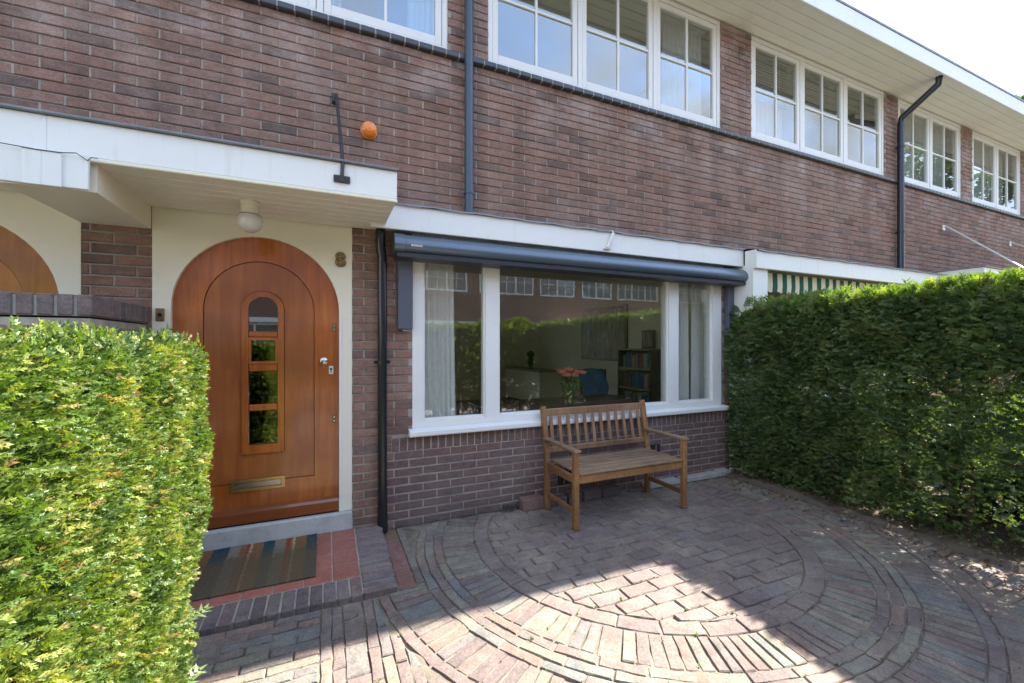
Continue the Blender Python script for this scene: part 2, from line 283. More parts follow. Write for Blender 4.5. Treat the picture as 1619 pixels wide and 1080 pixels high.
# ---------------------------------------------------------------- mesh helpers
ROOT = {}
def rootloc(p):
    while p is not None and p.name not in ROOT: p = p.parent
    return Vector(ROOT[p.name]) if p is not None else Vector((0, 0, 0))
def tag(o, label=None, cat=None, group=None, kind=None):
    if label: o['label'] = label
    if cat: o['category'] = cat
    if group: o['group'] = group
    if kind: o['kind'] = kind
    return o
def thing(name, label, cat, loc, group=None):
    o = bpy.data.objects.new(name, None); C.objects.link(o); o.location = loc; o.empty_display_size = 0.2
    ROOT[o.name] = tuple(loc); tag(o, label, cat, group); return o
def link(name, me, parent=None, loc=(0, 0, 0), rot=None, group=None):
    o = bpy.data.objects.new(name, me); C.objects.link(o)
    if parent is not None: o.parent = parent
    o.location = loc
    if rot: o.rotation_euler = rot
    return o
class MB:
    def __init__(s): s.v = []; s.f = []
    def add(s, vs, fs):
        n = len(s.v); s.v += [tuple(v) for v in vs]; s.f += [tuple(n + i for i in f) for f in fs]; return s
    def box(s, x0, x1, y0, y1, z0, z1, bev=0.0):
        if x1 < x0: x0, x1 = x1, x0
        if y1 < y0: y0, y1 = y1, y0
        if z1 < z0: z0, z1 = z1, z0
        if bev <= 0:
            vs = [(x, y, z) for x in (x0, x1) for y in (y0, y1) for z in (z0, z1)]
            return s.add(vs, [(0, 1, 3, 2), (4, 6, 7, 5), (0, 4, 5, 1), (2, 3, 7, 6), (0, 2, 6, 4), (1, 5, 7, 3)])
        b = min(bev, (x1 - x0) / 2.2, (y1 - y0) / 2.2, (z1 - z0) / 2.2)
        X = (x0, x1); Y = (y0, y1); Z = (z0, z1); ix = (x0 + b, x1 - b); iy = (y0 + b, y1 - b); iz = (z0 + b, z1 - b)
        vs = []; idx = {}
        for i in (0, 1):
            for j in (0, 1):
                for k in (0, 1):
                    for ax, p in enumerate(((X[i], iy[j], iz[k]), (ix[i], Y[j], iz[k]), (ix[i], iy[j], Z[k]))):
                        idx[(i, j, k, ax)] = len(vs); vs.append(p)
        fs = []
        g = lambda i, j, k, a: idx[(i, j, k, a)]
        for i in (0, 1):
            q = [g(i, 0, 0, 0), g(i, 1, 0, 0), g(i, 1, 1, 0), g(i, 0, 1, 0)]; fs.append(q if i else q[::-1])
            q = [g(0, i, 0, 1), g(0, i, 1, 1), g(1, i, 1, 1), g(1, i, 0, 1)]; fs.append(q if i else q[::-1])
            q = [g(0, 0, i, 2), g(1, 0, i, 2), g(1, 1, i, 2), g(0, 1, i, 2)]; fs.append(q if i else q[::-1])
        for i in (0, 1):
            for j in (0, 1):
                for (q) in ([g(i, j, 0, 0), g(i, j, 1, 0), g(i, j, 1, 1), g(i, j, 0, 1)],): fs.append(q if (i == j) else q[::-1])
                q = [g(i, 0, j, 0), g(i, 0, j, 2), g(i, 1, j, 2), g(i, 1, j, 0)]; fs.append(q if (i == j) else q[::-1])
                q = [g(0, i, j, 1), g(1, i, j, 1), g(1, i, j, 2), g(0, i, j, 2)]; fs.append(q if (i == j) else q[::-1])
        for i in (0, 1):
            for j in (0, 1):
                for k in (0, 1):
                    q = [g(i, j, k, 0), g(i, j, k, 1), g(i, j, k, 2)]; fs.append(q if (i + j + k) % 2 else q[::-1])
        return s.add(vs, fs)
    def tube(s, pts, r, n=12, cap=True):
        pts = [Vector(p) for p in pts]; rs = r if isinstance(r, (list, tuple)) else [r] * len(pts)
        rings = []; up = Vector((0, 0, 1))
        prev = None
        for i, p in enumerate(pts):
            d = (pts[min(i + 1, len(pts) - 1)] - pts[max(i - 1, 0)]).normalized()
            a = prev if prev is not None else (up.cross(d) if abs(d.z) < 0.95 else Vector((1, 0, 0)).cross(d))
            a = (a - d * a.dot(d)).normalized(); prev = a; b = d.cross(a)
            rings.append([p + (a * math.cos(2 * PI * k / n) + b * math.sin(2 * PI * k / n)) * rs[i] for k in range(n)])
        vs = [v for rg in rings for v in rg]; fs = []
        for i in range(len(pts) - 1):
            for k in range(n):
                fs.append((i * n + k, i * n + (k + 1) % n, (i + 1) * n + (k + 1) % n, (i + 1) * n + k))
        if cap: fs.append(tuple(range(n))[::-1]); fs.append(tuple((len(pts) - 1) * n + k for k in range(n)))
        return s.add(vs, fs)
    def lathe(s, c, prof, n=20, axis='z', cap=True):
        vs = []; fs = []
        for r, h in prof:
            for k in range(n):
                a = 2 * PI * k / n; u, v = r * math.cos(a), r * math.sin(a)
                vs.append({'z': (c[0] + u, c[1] + v, c[2] + h), 'y': (c[0] + u, c[1] + h, c[2] + v), 'x': (c[0] + h, c[1] + u, c[2] + v)}[axis])
        for i in range(len(prof) - 1):
            for k in range(n): fs.append((i * n + k, i * n + (k + 1) % n, (i + 1) * n + (k + 1) % n, (i + 1) * n + k))
        if cap: fs.append(tuple(range(n))[::-1]); fs.append(tuple((len(prof) - 1) * n + k for k in range(n)))
        return s.add(vs, fs)
    def extx(s, prof, x0, x1):      # profile [(y,z)] extruded along x
        n = len(prof); vs = [(x0, y, z) for y, z in prof] + [(x1, y, z) for y, z in prof]
        return s.add(vs, [(k, (k + 1) % n, n + (k + 1) % n, n + k) for k in range(n)] + [tuple(range(n))[::-1], tuple(range(n, 2 * n))])
    def ring(s, a, b, y0, y1):      # prism between two outlines in xz with equal counts
        n = len(a); vs = [(x, y0, z) for x, z in a] + [(x, y0, z) for x, z in b] + [(x, y1, z) for x, z in a] + [(x, y1, z) for x, z in b]
        fs = []
        for k in range(n):
            j = (k + 1) % n
            fs += [(k, j, n + j, n + k), (2 * n + k, 3 * n + k, 3 * n + j, 2 * n + j), (k, 2 * n + k, 2 * n + j, j), (n + k, n + j, 3 * n + j, 3 * n + k)]
        return s.add(vs, fs)
    def prism(s, a, y0, y1):
        n = len(a); vs = [(x, y0, z) for x, z in a] + [(x, y1, z) for x, z in a]
        return s.add(vs, [tuple(range(n)), tuple(range(n, 2 * n))[::-1]] + [(k, n + k, n + (k + 1) % n, (k + 1) % n) for k in range(n)])
    def mesh(s, name, mat, off=(0, 0, 0), smooth=False):
        me = bpy.data.meshes.new(name)
        me.from_pydata([(v[0] - off[0], v[1] - off[1], v[2] - off[2]) for v in s.v], [], s.f)
        if mat: me.materials.append(M[mat] if isinstance(mat, str) else mat)
        if smooth: me.shade_smooth()
        me.update(); return me
    def build(s, name, mat, parent=None, smooth=False, kind=None, fix=True):
        if parent is not None: off = rootloc(parent); loc = (0, 0, 0)
        else:
            a = np.array(s.v); off = ((a[:, 0].min() + a[:, 0].max()) / 2, (a[:, 1].min() + a[:, 1].max()) / 2, a[:, 2].min()); loc = off
        me = s.mesh(name, mat, off, smooth)
        if fix:
            import bmesh
            bm = bmesh.new(); bm.from_mesh(me); bmesh.ops.recalc_face_normals(bm, faces=bm.faces); bm.to_mesh(me); bm.free()
        o = link(name, me, parent, loc)
        if parent is None: ROOT[o.name] = tuple(off)
        if kind: o['kind'] = kind
        return o
def auto_smooth(o, ang=40):
    o.data.shade_smooth()
    try: o.data.set_sharp_from_angle(angle=math.radians(ang))
    except Exception: pass
def copy_tree(o, parent=None):
    c = o.copy(); C.objects.link(c)
    if parent is not None: c.parent = parent
    for ch in list(o.children): copy_tree(ch, c)
    return c
def scr(X, Y, Z):
    d = Y + 3.3; Zc = d * math.cos(YAW) + X * math.sin(YAW); l = X * math.cos(YAW) - d * math.sin(YAW)
    if Zc < 0.05: return (-9999, -9999, Zc)
    return (809.5 + F * l / Zc, 547 - F * (Z - 1.39) / Zc, Zc)
def seen(X, Y, Z, mg=30):
    u, v, z = scr(X, Y, Z); return z > 0.05 and -mg < u < 1619 + mg and -mg < v < 1080 + mg

# fast leaf clouds --------------------------------------------------------
def yew_template(n=9, nl=0.34, w=0.035, spread=0.9):
    vs = [(0, -0.012, 0), (0, 0.012, 0), (1, 0.0, 0)]; fs = [(0, 1, 2)]
    for i in range(n):
        x = 0.08 + 0.88 * i / n; ll = nl * (0.75 + 0.35 * math.sin(PI * (i + 1) / (n + 1)))
        for sd in (-1, 1):
            a = spread * (0.9 + 0.25 * math.sin(i * 2.3 + sd)); dx, dy = math.cos(a) * ll, sd * math.sin(a) * ll; h = 0.10 * math.sin(i * 1.7 + sd * 2) + 0.04
            px, py = -dy / ll * w, dx / ll * w
            b = len(vs); vs += [(x + dx * .12 + px, dy * .12 + py, 0.01), (x + dx * .12 - px, dy * .12 - py, -0.01), (x + dx, dy, h)]
            fs.append((b, b + 1, b + 2))
    return np.array(vs), fs
def leaf_template(n=4, w=0.28):
    vs = []; fs = []
    for i in range(n):
        a = i * 2.4; x = 0.15 + 0.7 * i / n; dx, dy, dz = 0.5 * math.cos(a * .5), 0.42 * math.sin(a), 0.3 * math.cos(a)
        t = Vector((dx + 0.3, dy, dz)); s_ = t.cross(Vector((0.2, 0.3, 1))).normalized() * w * 0.5
        b = len(vs); p = Vector((x, 0, 0)); vs += [tuple(p), tuple(p + t * 0.5 + s_), tuple(p + t), tuple(p + t * 0.5 - s_)]; fs.append((b, b + 1, b + 2, b + 3))
    return np.array(vs), fs
def cloud(name, mat, parent, P, D, size, tmpl, rv=None, roll=True, kind='stuff'):
    T, fs = tmpl; n = len(P); k = len(T)
    D = D / (np.linalg.norm(D, axis=1, keepdims=True) + 1e-9)
    up = rng.normal(size=(n, 3)); A = np.cross(up, D); A /= (np.linalg.norm(A, axis=1, keepdims=True) + 1e-9); B = np.cross(D, A)
    s = size[:, None, None]
    V = P[:, None, :] + s * (T[None, :, 0:1] * D[:, None, :] + T[None, :, 1:2] * A[:, None, :] + T[None, :, 2:3] * B[:, None, :])
    V = V.reshape(-1, 3) - np.array(rootloc(parent) if parent is not None else (0, 0, 0))
    FA = np.array(fs); FF = (FA[None] + (np.arange(n) * k)[:, None, None]).reshape(-1, FA.shape[1]); NF = FA.shape[1]
    me = bpy.data.meshes.new(name); me.vertices.add(len(V)); me.vertices.foreach_set('co', V.ravel().astype(np.float32))
    me.loops.add(FF.size); me.loops.foreach_set('vertex_index', FF.ravel().astype(np.int32))
    me.polygons.add(len(FF)); me.polygons.foreach_set('loop_start', (np.arange(len(FF)) * NF).astype(np.int32))
    me.polygons.foreach_set('loop_total', np.full(len(FF), NF, dtype=np.int32))
    me.update(calc_edges=True)
    at = me.attributes.new('rnd', 'FLOAT', 'POINT')
    if rv is None: rv = rng.random(n)
    at.data.foreach_set('value', np.repeat(np.clip(rv, 0, 1), k).astype(np.float32))
    me.materials.append(M[mat]); o = link(name, me, parent)
    if kind: o['kind'] = kind
    return o
# ================================================================ SETTING: ground
def sheet(name, mat, x0, x1, y0, y1, z, t=0.02):
    o = MB().box(x0, x1, y0, y1, z - t, z).build(name, mat); o['kind'] = 'structure'; return o
sheet('ground', 'ground', -400, 400, -400, 400, -0.09)
sheet('street_pavement', 'pavement', -60, 90, -6.0, -4.75, -0.03)
sheet('street_road', 'asphalt', -60, 90, -10.0, -6.12, -0.07)
sheet('street_pavement', 'pavement', -60, 90, -11.2, -10.12, -0.03)
sheet('garden_path', 'pavement', -1.5, 1.2, -4.74, -3.95, -0.02)

def soil_patch(name, x0, x1, y0, y1, n, amp, z0=-0.03):
    vs = []; fs = []
    nx = max(2, int((x1 - x0) / n)); ny = max(2, int((y1 - y0) / n))
    for j in range(ny + 1):
        for i in range(nx + 1):
            x = x0 + (x1 - x0) * i / nx; y = y0 + (y1 - y0) * j / ny
            z = z0 + amp * (0.5 + 0.5 * math.sin(x * 7.3 + 3 * math.sin(y * 2.1)) * math.cos(y * 6.1 + x)) + random.uniform(0, amp * 0.7)
            if i in (0, nx) or j in (0, ny): z = z0 - 0.03
            vs.append((x, y, z))
    for j in range(ny):
        for i in range(nx):
            a = j * (nx + 1) + i; fs.append((a, a + 1, a + nx + 2, a + nx + 1))
    m = MB(); m.add(vs, fs); o = m.build(name, 'soil', fix=False); auto_smooth(o, 60); o['kind'] = 'structure'; return o
soil_patch('soil_bed', 3.86, 5.3, -4.4, -0.02, 0.05, 0.035, 0.005)
soil_patch('soil_bed', -1.6, -0.50, -4.4, -1.15, 0.07, 0.02, 0.0)

# ---- patio: paving of a disc and rings, each stone its own piece
RC = (2.12, -0.72)
def clip_half(poly, px, py, nx, ny):       # keep side where (p-P).n >= 0
    o = []
    for i in range(len(poly)):
        a = poly[i]; b = poly[(i + 1) % len(poly)]
        da = (a[0] - px) * nx + (a[1] - py) * ny; db = (b[0] - px) * nx + (b[1] - py) * ny
        if da >= 0: o.append(a)
        if da * db < 0: t = da / (da - db); o.append((a[0] + (b[0] - a[0]) * t, a[1] + (b[1] - a[1]) * t))
    return o
def area(p): return abs(sum(p[i][0] * p[(i + 1) % len(p)][1] - p[(i + 1) % len(p)][0] * p[i][1] for i in range(len(p)))) / 2
pavers = []      # (poly, material, z)
def bounds(poly, xr=3.93):
    poly = clip_half(poly, 0, -0.012, 0, -1)
    if len(poly) > 2: poly = clip_half(poly, xr, 0, -1, 0)
    return poly
def rect(cx, cy, w, h, a=0.0):
    ca, sa = math.cos(a), math.sin(a)
    return [(cx + ca * u - sa * v, cy + sa * u + ca * v) for u, v in ((-w / 2, -h / 2), (w / 2, -h / 2), (w / 2, h / 2), (-w / 2, h / 2))]
G = 0.006
R_DISC = 1.09
row = 0; y = RC[1] - R_DISC - 0.04
while y < 0.02:
    x = RC[0] - R_DISC - (0.21 if row % 2 else 0.105) - random.uniform(0, 0.02)
    while x < RC[0] + R_DISC + 0.2:
        w = 0.205; p = rect(x + w / 2, y + 0.052, w - G - random.uniform(0, .004), 0.104 - G - random.uniform(0, .003), random.gauss(0, 0.022))
        # trim to the circle with the tangent at the nearest point
        far = max(math.hypot(q[0] - RC[0], q[1] - RC[1]) for q in p)
        if far > R_DISC:
            cxp = sum(q[0] for q in p) / 4 - RC[0]; cyp = sum(q[1] for q in p) / 4 - RC[1]; h = math.hypot(cxp, cyp) + 1e-6
            for da in (-0.09, 0, 0.09):
                a = math.atan2(cyp, cxp) + da; nx, ny = math.cos(a), math.sin(a)
                if len(p) > 2: p = clip_half(p, RC[0] + nx * (R_DISC - G), RC[1] + ny * (R_DISC - G), -nx, -ny)
        p = bounds(p) if len(p) > 2 else p
        if len(p) > 2 and area(p) > 0.0018: pavers.append((p, 'paver', 0.0))
        x += w
    y += 0.104; row += 1
def ring_course(r0, r1, tang, mat, vary=0.0, a0=0, a1=2 * PI, cut=None, z=0.0):
    rm = (r0 + r1) / 2; a = a0 + random.uniform(0, 0.05)
    while a < a1 - 0.02:
        w = tang * (1 + random.uniform(-vary, vary)) if not (tang < 0.07 and random.random() < 0.12) else tang * 1.8
        da = w / rm; g = G / rm / 2; e = min(a + da, a1)
        st = max(1, int(da / 0.07)); ri = r0 + G / 2 + random.uniform(-.002, .002); ro = r1 - G / 2 + random.uniform(-.002, .002)
        A = [a + g + (e - a - 2 * g) * k / st for k in range(st + 1)]
        p = [(RC[0] + ri * math.cos(t), RC[1] + ri * math.sin(t)) for t in A] + [(RC[0] + ro * math.cos(t), RC[1] + ro * math.sin(t)) for t in A[::-1]]
        if mat == 'paver_mix' and tang < 0.07:      # straight-sided bricks, wider joint outside
            t0, t1 = A[0], A[-1]; hw = (ri * (t1 - t0)) / 2; tm = (t0 + t1) / 2; c, s_ = math.cos(tm), math.sin(tm); k = 1.0 + 0.4 * (ro / ri - 1)
            p = [(RC[0] + ri * c + hw * s_, RC[1] + ri * s_ - hw * c), (RC[0] + ro * c + hw * k * s_, RC[1] + ro * s_ - hw * k * c),
                 (RC[0] + ro * c - hw * k * s_, RC[1] + ro * s_ + hw * k * c), (RC[0] + ri * c - hw * s_, RC[1] + ri * s_ + hw * c)]
        p = bounds(p)
        if cut and len(p) > 2: p = cut(p)
        if len(p) > 2 and area(p) > 0.0012: pavers.append((p, mat, z))
        a = e
STEP_X, STEP_Y = 0.368, -0.85
def cut_step(p):     # keep clear of the doorstep and the strip beside it
    cx = sum(q[0] for q in p) / len(p); cy = sum(q[1] for q in p) / len(p)
    if cy > STEP_Y - 0.01:
        return clip_half(p, 0.53, 0, 1, 0)
    if cy > STEP_Y - 0.12: return clip_half(p, 0, STEP_Y - 0.008, 0, -1)
    return p
def cut_none(p):
    cx = sum(q[0] for q in p) / len(p); cy = sum(q[1] for q in p) / len(p)
    return [] if (cx < 0.55 and cy > STEP_Y) else (clip_half(p, 0, STEP_Y - 0.008, 0, -1) if cx < 0.5 and cy > STEP_Y - 0.12 else p)
ring_course(1.09, 1.195, 0.205, 'paver', 0.04)
ring_course(1.195, 1.42, 0.060, 'paver_mix', 0.12)
for k in range(3): ring_course(1.42 + 0.06 * k, 1.42 + 0.06 * (k + 1), 0.205, 'paver_mix', 0.06, cut=cut_step)
ring_course(1.60, 1.81, 0.062, 'paver_mix', 0.12, cut=cut_none)
ring_course(1.81, 1.87, 0.205, 'paver_mix', 0.06, cut=cut_none)
R_OUT = 1.985
ring_course(1.87, R_OUT, 0.20, 'paver', 0.06, a0=math.radians(218), cut=cut_none)
def outside(p, R=R_OUT):
    cx = sum(q[0] for q in p) / len(p) - RC[0]; cy = sum(q[1] for q in p) / len(p) - RC[1]; h = math.hypot(cx, cy)
    if R == R_OUT and math.degrees(math.atan2(cy, cx)) % 360 < 218: R = 1.87
    if h < R - 0.12: return []
    for da in (-0.05, 0, 0.05):
        a = math.atan2(cy, cx) + da; nx, ny = math.cos(a), math.sin(a)
        if len(p) > 2: p = clip_half(p, RC[0] + nx * (R + G), RC[1] + ny * (R + G), nx, ny)
    return p
# flat red stones beside the step, then narrow ones up to the rings
y = 0.0
k = 0
while y > STEP_Y + 0.02:
    h = min(0.205, y - STEP_Y); pavers.append((bounds(rect(STEP_X + 0.058, y - h / 2, 0.10, h - G)), 'red_brick', 0)); y -= 0.205
for j, x in enumerate((STEP_X + 0.137,)):
    y = -0.1 * j
    while y > STEP_Y + 0.02:
        h = min(0.205, y - STEP_Y)
        p = bounds(rect(x, y - h / 2, 0.05 - G * .6, h - G)); 
        if len(p) > 2: pavers.append((p, 'paver_mix', 0))
        y -= 0.205
# columns of long bricks running to the street, in front of the step corner
xs = [(-0.03, 0.052), (0.022, 0.052), (0.074, 0.10), (0.174, 0.052), (0.226, 0.052), (0.278, 0.052), (0.33, 0.052)]
for j, (x, w) in enumerate(xs):
    y = STEP_Y - 0.006 - (j % 3) * 0.07
    if j % 3: 
        p = outside(rect(x + w / 2, STEP_Y - 0.006 - (j % 3) * 0.035, w - G * .7, (j % 3) * 0.07 - G), 1.87)
        if len(p) > 2 and area(p) > 0.001: pavers.append((p, 'paver_mix', 0))
    while y > -4.0:
        p = rect(x + w / 2 + random.uniform(-.002, .002), y - 0.1025, w - G * .7, 0.205 - G, random.gauss(0, 0.008)); p = outside(p, 1.87)
        if len(p) > 2 and area(p) > 0.001: pavers.append((p, 'paver_mix', 0))
        y -= 0.205
# stretcher courses parallel to the front in front of the step
y = STEP_Y - 0.006; row = 0
while y > -3.95:
    x = -0.03
    off = (0.1 if row % 2 else 0.0) + random.uniform(-.01, .01)
    x = -0.03
    first = True
    while x > -1.55:
        w = 0.105 if (first and row % 2) else 0.21; first = False
        p = rect(x - w / 2, y - 0.029, w - G, 0.058 - G * .7, random.gauss(0, 0.006))
        if len(p) > 2: pavers.append((p, 'paver_mix', 0))
        x -= w
    x = 0.382
    while x < 3.9:
        w = 0.21; p = rect(x + w / 2 + off, y - 0.029, w - G, 0.058 - G * .7); p = outside(bounds(p)) if len(p) > 2 else p
        if len(p) > 2 and area(p) > 0.0012: pavers.append((p, 'paver_mix', 0))
        x += w
    y -= 0.058; row += 1

def paver_geo(poly, top, th=0.045):
    # jittered outline, worn edge, slight tilt
    pts = []
    n = len(poly)
    for i in range(n):
        a = poly[i]; b = poly[(i + 1) % n]; d = math.hypot(b[0] - a[0], b[1] - a[1])
        pts.append((a[0] + random.uniform(-.003, .003), a[1] + random.uniform(-.003, .003)))
        if d > 0.07:
            k = 2 if d > 0.15 else 1
            for q in range(1, k + 1): t = q / (k + 1) + random.uniform(-.08, .08); pts.append((a[0] + (b[0] - a[0]) * t + random.uniform(-.0026, .0026), a[1] + (b[1] - a[1]) * t + random.uniform(-.0026, .0026)))
    cx = sum(p[0] for p in pts) / len(pts); cy = sum(p[1] for p in pts) / len(pts)
    tx, ty = random.gauss(0, 0.012), random.gauss(0, 0.012); z0 = top + random.uniform(-0.005, 0.003)
    zz = lambda x, y: z0 + tx * (x - cx) + ty * (y - cy)
    n = len(pts); vs = []
    for (x, y) in pts: vs.append((x, y, z0 - th))
    for (x, y) in pts: vs.append((x, y, zz(x, y) - 0.006))
    for (x, y) in pts:
        d = math.hypot(x - cx, y - cy); k = max(0.5, 1 - 0.0055 / max(d, .01)); X, Y = cx + (x - cx) * k, cy + (y - cy) * k
        vs.append((X, Y, zz(X, Y) - 0.0008))
    vs.append((cx, cy, zz(cx, cy) + 0.0006))
    fs = []
    for k in range(n):
        j = (k + 1) % n; fs += [(k, j, n + j, n + k), (n + k, n + j, 2 * n + j, 2 * n + k), (2 * n + k, 2 * n + j, 3 * n)]
    return vs, fs
def signed(p): return sum(p[i][0] * p[(i + 1) % len(p)][1] - p[(i + 1) % len(p)][0] * p[i][1] for i in range(len(p)))
nx, ny = 150, 108; vs = []; fs = []
for j in range(ny + 1):
    for i in range(nx + 1):
        x = -1.6 + 5.58 * i / nx; y = -4.0 + 3.995 * j / ny
        vs.append((x, y, -0.0100 + 0.0045 * (math.sin(x * 9 + 2 * math.sin(y * 7)) * math.sin(y * 11 + 1.5 * math.sin(x * 5))) + random.uniform(-.002, .003)))
for j in range(ny):
    for i in range(nx): a = j * (nx + 1) + i; fs.append((a, a + 1, a + nx + 2, a + nx + 1))
patio = MB().add(vs, fs).build('patio_paving', 'sand', fix=False); patio['kind'] = 'structure'
sc_ = []
for i, (p, mt, z) in enumerate(pavers):
    if signed(p) < 0: p = p[::-1]; pavers[i] = (p, mt, z)
    cx = sum(q[0] for q in p) / len(p); cy = sum(q[1] for q in p) / len(p)
    P = [scr(q[0], q[1], 0) for q in p]
    vis = seen(cx, cy, 0, 0) and not (cx < -0.5 and cy < -1.2)
    ar = area([(a, b) for a, b, c in P]) if all(c > 0.1 for a, b, c in P) else 0
    sc_.append((ar if vis else 0, i))
sc_.sort(reverse=True); big = set(i for a, i in sc_[:300] if a > 60)
rest = {}
for i, (p, mt, z) in enumerate(pavers):
    vs, fs = paver_geo(p, z)
    if i in big:
        m = MB().add(vs, fs); a = np.array(vs); off = a.mean(0); me = m.mesh('brick', mt, off)
        link('brick', me, patio, tuple(Vector(off) - patio.location))
    else: rest.setdefault(mt, MB()).add(vs, fs)
for mt, m in rest.items(): m.build('brick_paving', mt, patio, kind='stuff', fix=False)

# ================================================================ HOUSES
CH = 0.065; BH = 0.054
HX = [('Z', -1.165 - 5.355, -1.165, lambda x: -2.33 - x), ('A', -1.165, 4.19, lambda x: x), ('B', 4.19, 9.545, lambda x: 8.38 - x),
      ('C', 9.545, 14.9, lambda x: x + 10.71), ('D', 14.9, 20.255, lambda x: 19.09 - x)]
OPEN = [(-0.98, 0.887, 3.695, 4.95), (1.233, 3.947, 3.695, 4.95), (-1.0, 0.17, 0, 2.275), (0.606, 3.976, 0.575, 2.275),
        (0.45, 0.607, 0.575, 0.685), (3.975, 4.08, 0.575, 0.685), (-1.165, 0.386, 2.262, 2.44), (0.28, 4.19, 2.262, 2.455), (4.075, 4.19, 0, 2.262)]
HOLE = [(-0.98, 0.887, 3.745, 4.95), (1.233, 3.947, 3.745, 4.95), (-1.0, 0.17, 0, 2.275), (0.606, 3.976, 0.69, 2.275)]
BAND = (3.695, 3.745)
labels = {'A': 'brick row house with the arched front door, bay window and bench on its patio', 'Z': 'brick row house at the far left with the golden arched front door',
          'B': 'brick row house beyond the right hedge with a green striped valance', 'C': 'last visible brick row house at the far right edge', 'D': 'brick row house at the far end of the terrace past the right picture edge'}
H = {}
for k, x0, x1, mp_ in HX:
    H[k] = thing('terraced_house', labels[k], 'house', ((x0 + x1) / 2, 2.5, 0), None)

def brick_geo(w, h, d=0.05, b=0.003, j=0.0012):
    J = lambda: random.uniform(-j, j)
    x, z = w / 2, h / 2
    o = [(-x + J(), b, -z + J()), (x + J(), b, -z + J()), (x + J(), b, z + J()), (-x + J(), b, z + J())]
    i = [(-x + b + J(), J(), -z + b + J()), (x - b + J(), J(), -z + b + J()), (x - b + J(), J(), z - b + J()), (-x + b + J(), J(), z - b + J())]
    k = [(-x, d, -z), (x, d, -z), (x, d, z), (-x, d, z)]
    vs = o + i + k; fs = [(4, 5, 6, 7)]
    for q in range(4):
        r = (q + 1) % 4; fs += [(q, r, 4 + r, 4 + q), (8 + q, 8 + r, r, q)]
    return vs, fs
bcache = {}
def brick_mesh(w, h, mat):
    key = (round(w * 100), round(h * 200), mat)
    l = bcache.setdefault(key, [])
    if len(l) < 4:
        vs, fs = brick_geo(w, h); me = MB().add(vs, fs).mesh('brick', mat); l.append(me)
        return me
    return random.choice(l)
allopen = []
for k, x0, x1, f in HX:
    for a, b, z0, z1 in OPEN:
        A, B = sorted((f(a), f(b))); allopen.append((A, B, z0, z1))
def intervals(z0, z1, X0, X1, ops):
    iv = [(X0, X1)]
    for a, b, c, d in ops:
        if d <= z0 + 0.012 or c >= z1 - 0.012: continue
        nv = []
        for s, e in iv:
            if b <= s or a >= e: nv.append((s, e)); continue
            if a > s: nv.append((s, a))
            if b < e: nv.append((b, e))
        iv = nv
    return [(s, e) for s, e in iv if e - s > 0.03]
bricks = []   # x,z,w,h,mat
mort = {k: MB() for k, *_ in HX}
def house_of(x):
    for k, a, b, f in HX:
        if a <= x < b: return k
def mortar_strip(s, e, z0, z1, y):
    # cut at the party lines
    cuts = [s] + [h[1] for h in HX if s < h[1] < e] + [e]
    for a, b in zip(cuts, cuts[1:]):
        k = house_of((a + b) / 2)
        if k: mort[k].box(a, b, y, 0.0135, z0, z1 + (CH - BH - .0005 if z1 < 0.58 else 0))
r = 0
XL, XR = -3.6, 20.25
while r * CH < 4.94:
    z = r * CH; zt = min(z + BH, 4.95)
    if BAND[0] - 0.03 < z < BAND[1] - 0.02: pass
    iv = intervals(z, z + BH, XL, XR, allopen + ([(XL, XR, *BAND)]))
    for s, e in iv:
        if z > BAND[0] - 0.05 and z < BAND[1]: continue
        k0 = math.floor((s + (r % 2) * 0.11 - 0.03) / 0.22)
        x = k0 * 0.22 - (r % 2) * 0.11 + 0.03
        mortar_strip(s, e, z, zt, 0.0035)
        while x < e:
            a = max(x + 0.005, s); b = min(x + 0.215, e)
            if b - a > 0.035: bricks.append(((a + b) / 2, z + BH / 2, b - a, BH))
            x += 0.22
    r += 1
for k, x0, x1, f in HX:        # standing bricks under the bay window
    A, B = sorted((f(0.45), f(4.075))); x = A; mortar_strip(A, B, 0.575, 0.688, 0.004)
    while x < B - 0.02: bricks.append((x + 0.029, 0.632, 0.049, 0.104)); x += 0.0605
sc_ = {k: [] for k, *_ in HX}
for i, (x, z, w, h) in enumerate(bricks):
    k = house_of(x)
    if not k: continue
    a = scr(x - w / 2, 0, z); b = scr(x + w / 2, 0, z)
    px = abs(b[0] - a[0]) * (F * h / max(a[2], .1)) if seen(x, 0, z, 0) else 0
    hid = (k == 'B' or k == 'C') and z < 1.9 or (k == 'A' and 3.98 < x < 4.2 and z < 1.8)
    sc_[k].append((0 if hid else px, i))
for k, l in sc_.items():
    l.sort(reverse=True); cnt = 0; jo = {}
    for px, i in l:
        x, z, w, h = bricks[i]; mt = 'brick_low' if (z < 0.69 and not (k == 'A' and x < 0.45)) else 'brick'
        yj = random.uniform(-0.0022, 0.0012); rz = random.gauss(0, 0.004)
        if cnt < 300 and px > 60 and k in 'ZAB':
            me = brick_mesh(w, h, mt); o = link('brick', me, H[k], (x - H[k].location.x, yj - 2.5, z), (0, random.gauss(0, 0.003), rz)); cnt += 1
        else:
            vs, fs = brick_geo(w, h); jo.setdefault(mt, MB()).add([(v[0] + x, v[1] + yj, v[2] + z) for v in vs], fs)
    for mt, m in jo.items(): m.build('brickwork', mt, H[k], kind='stuff', fix=False)

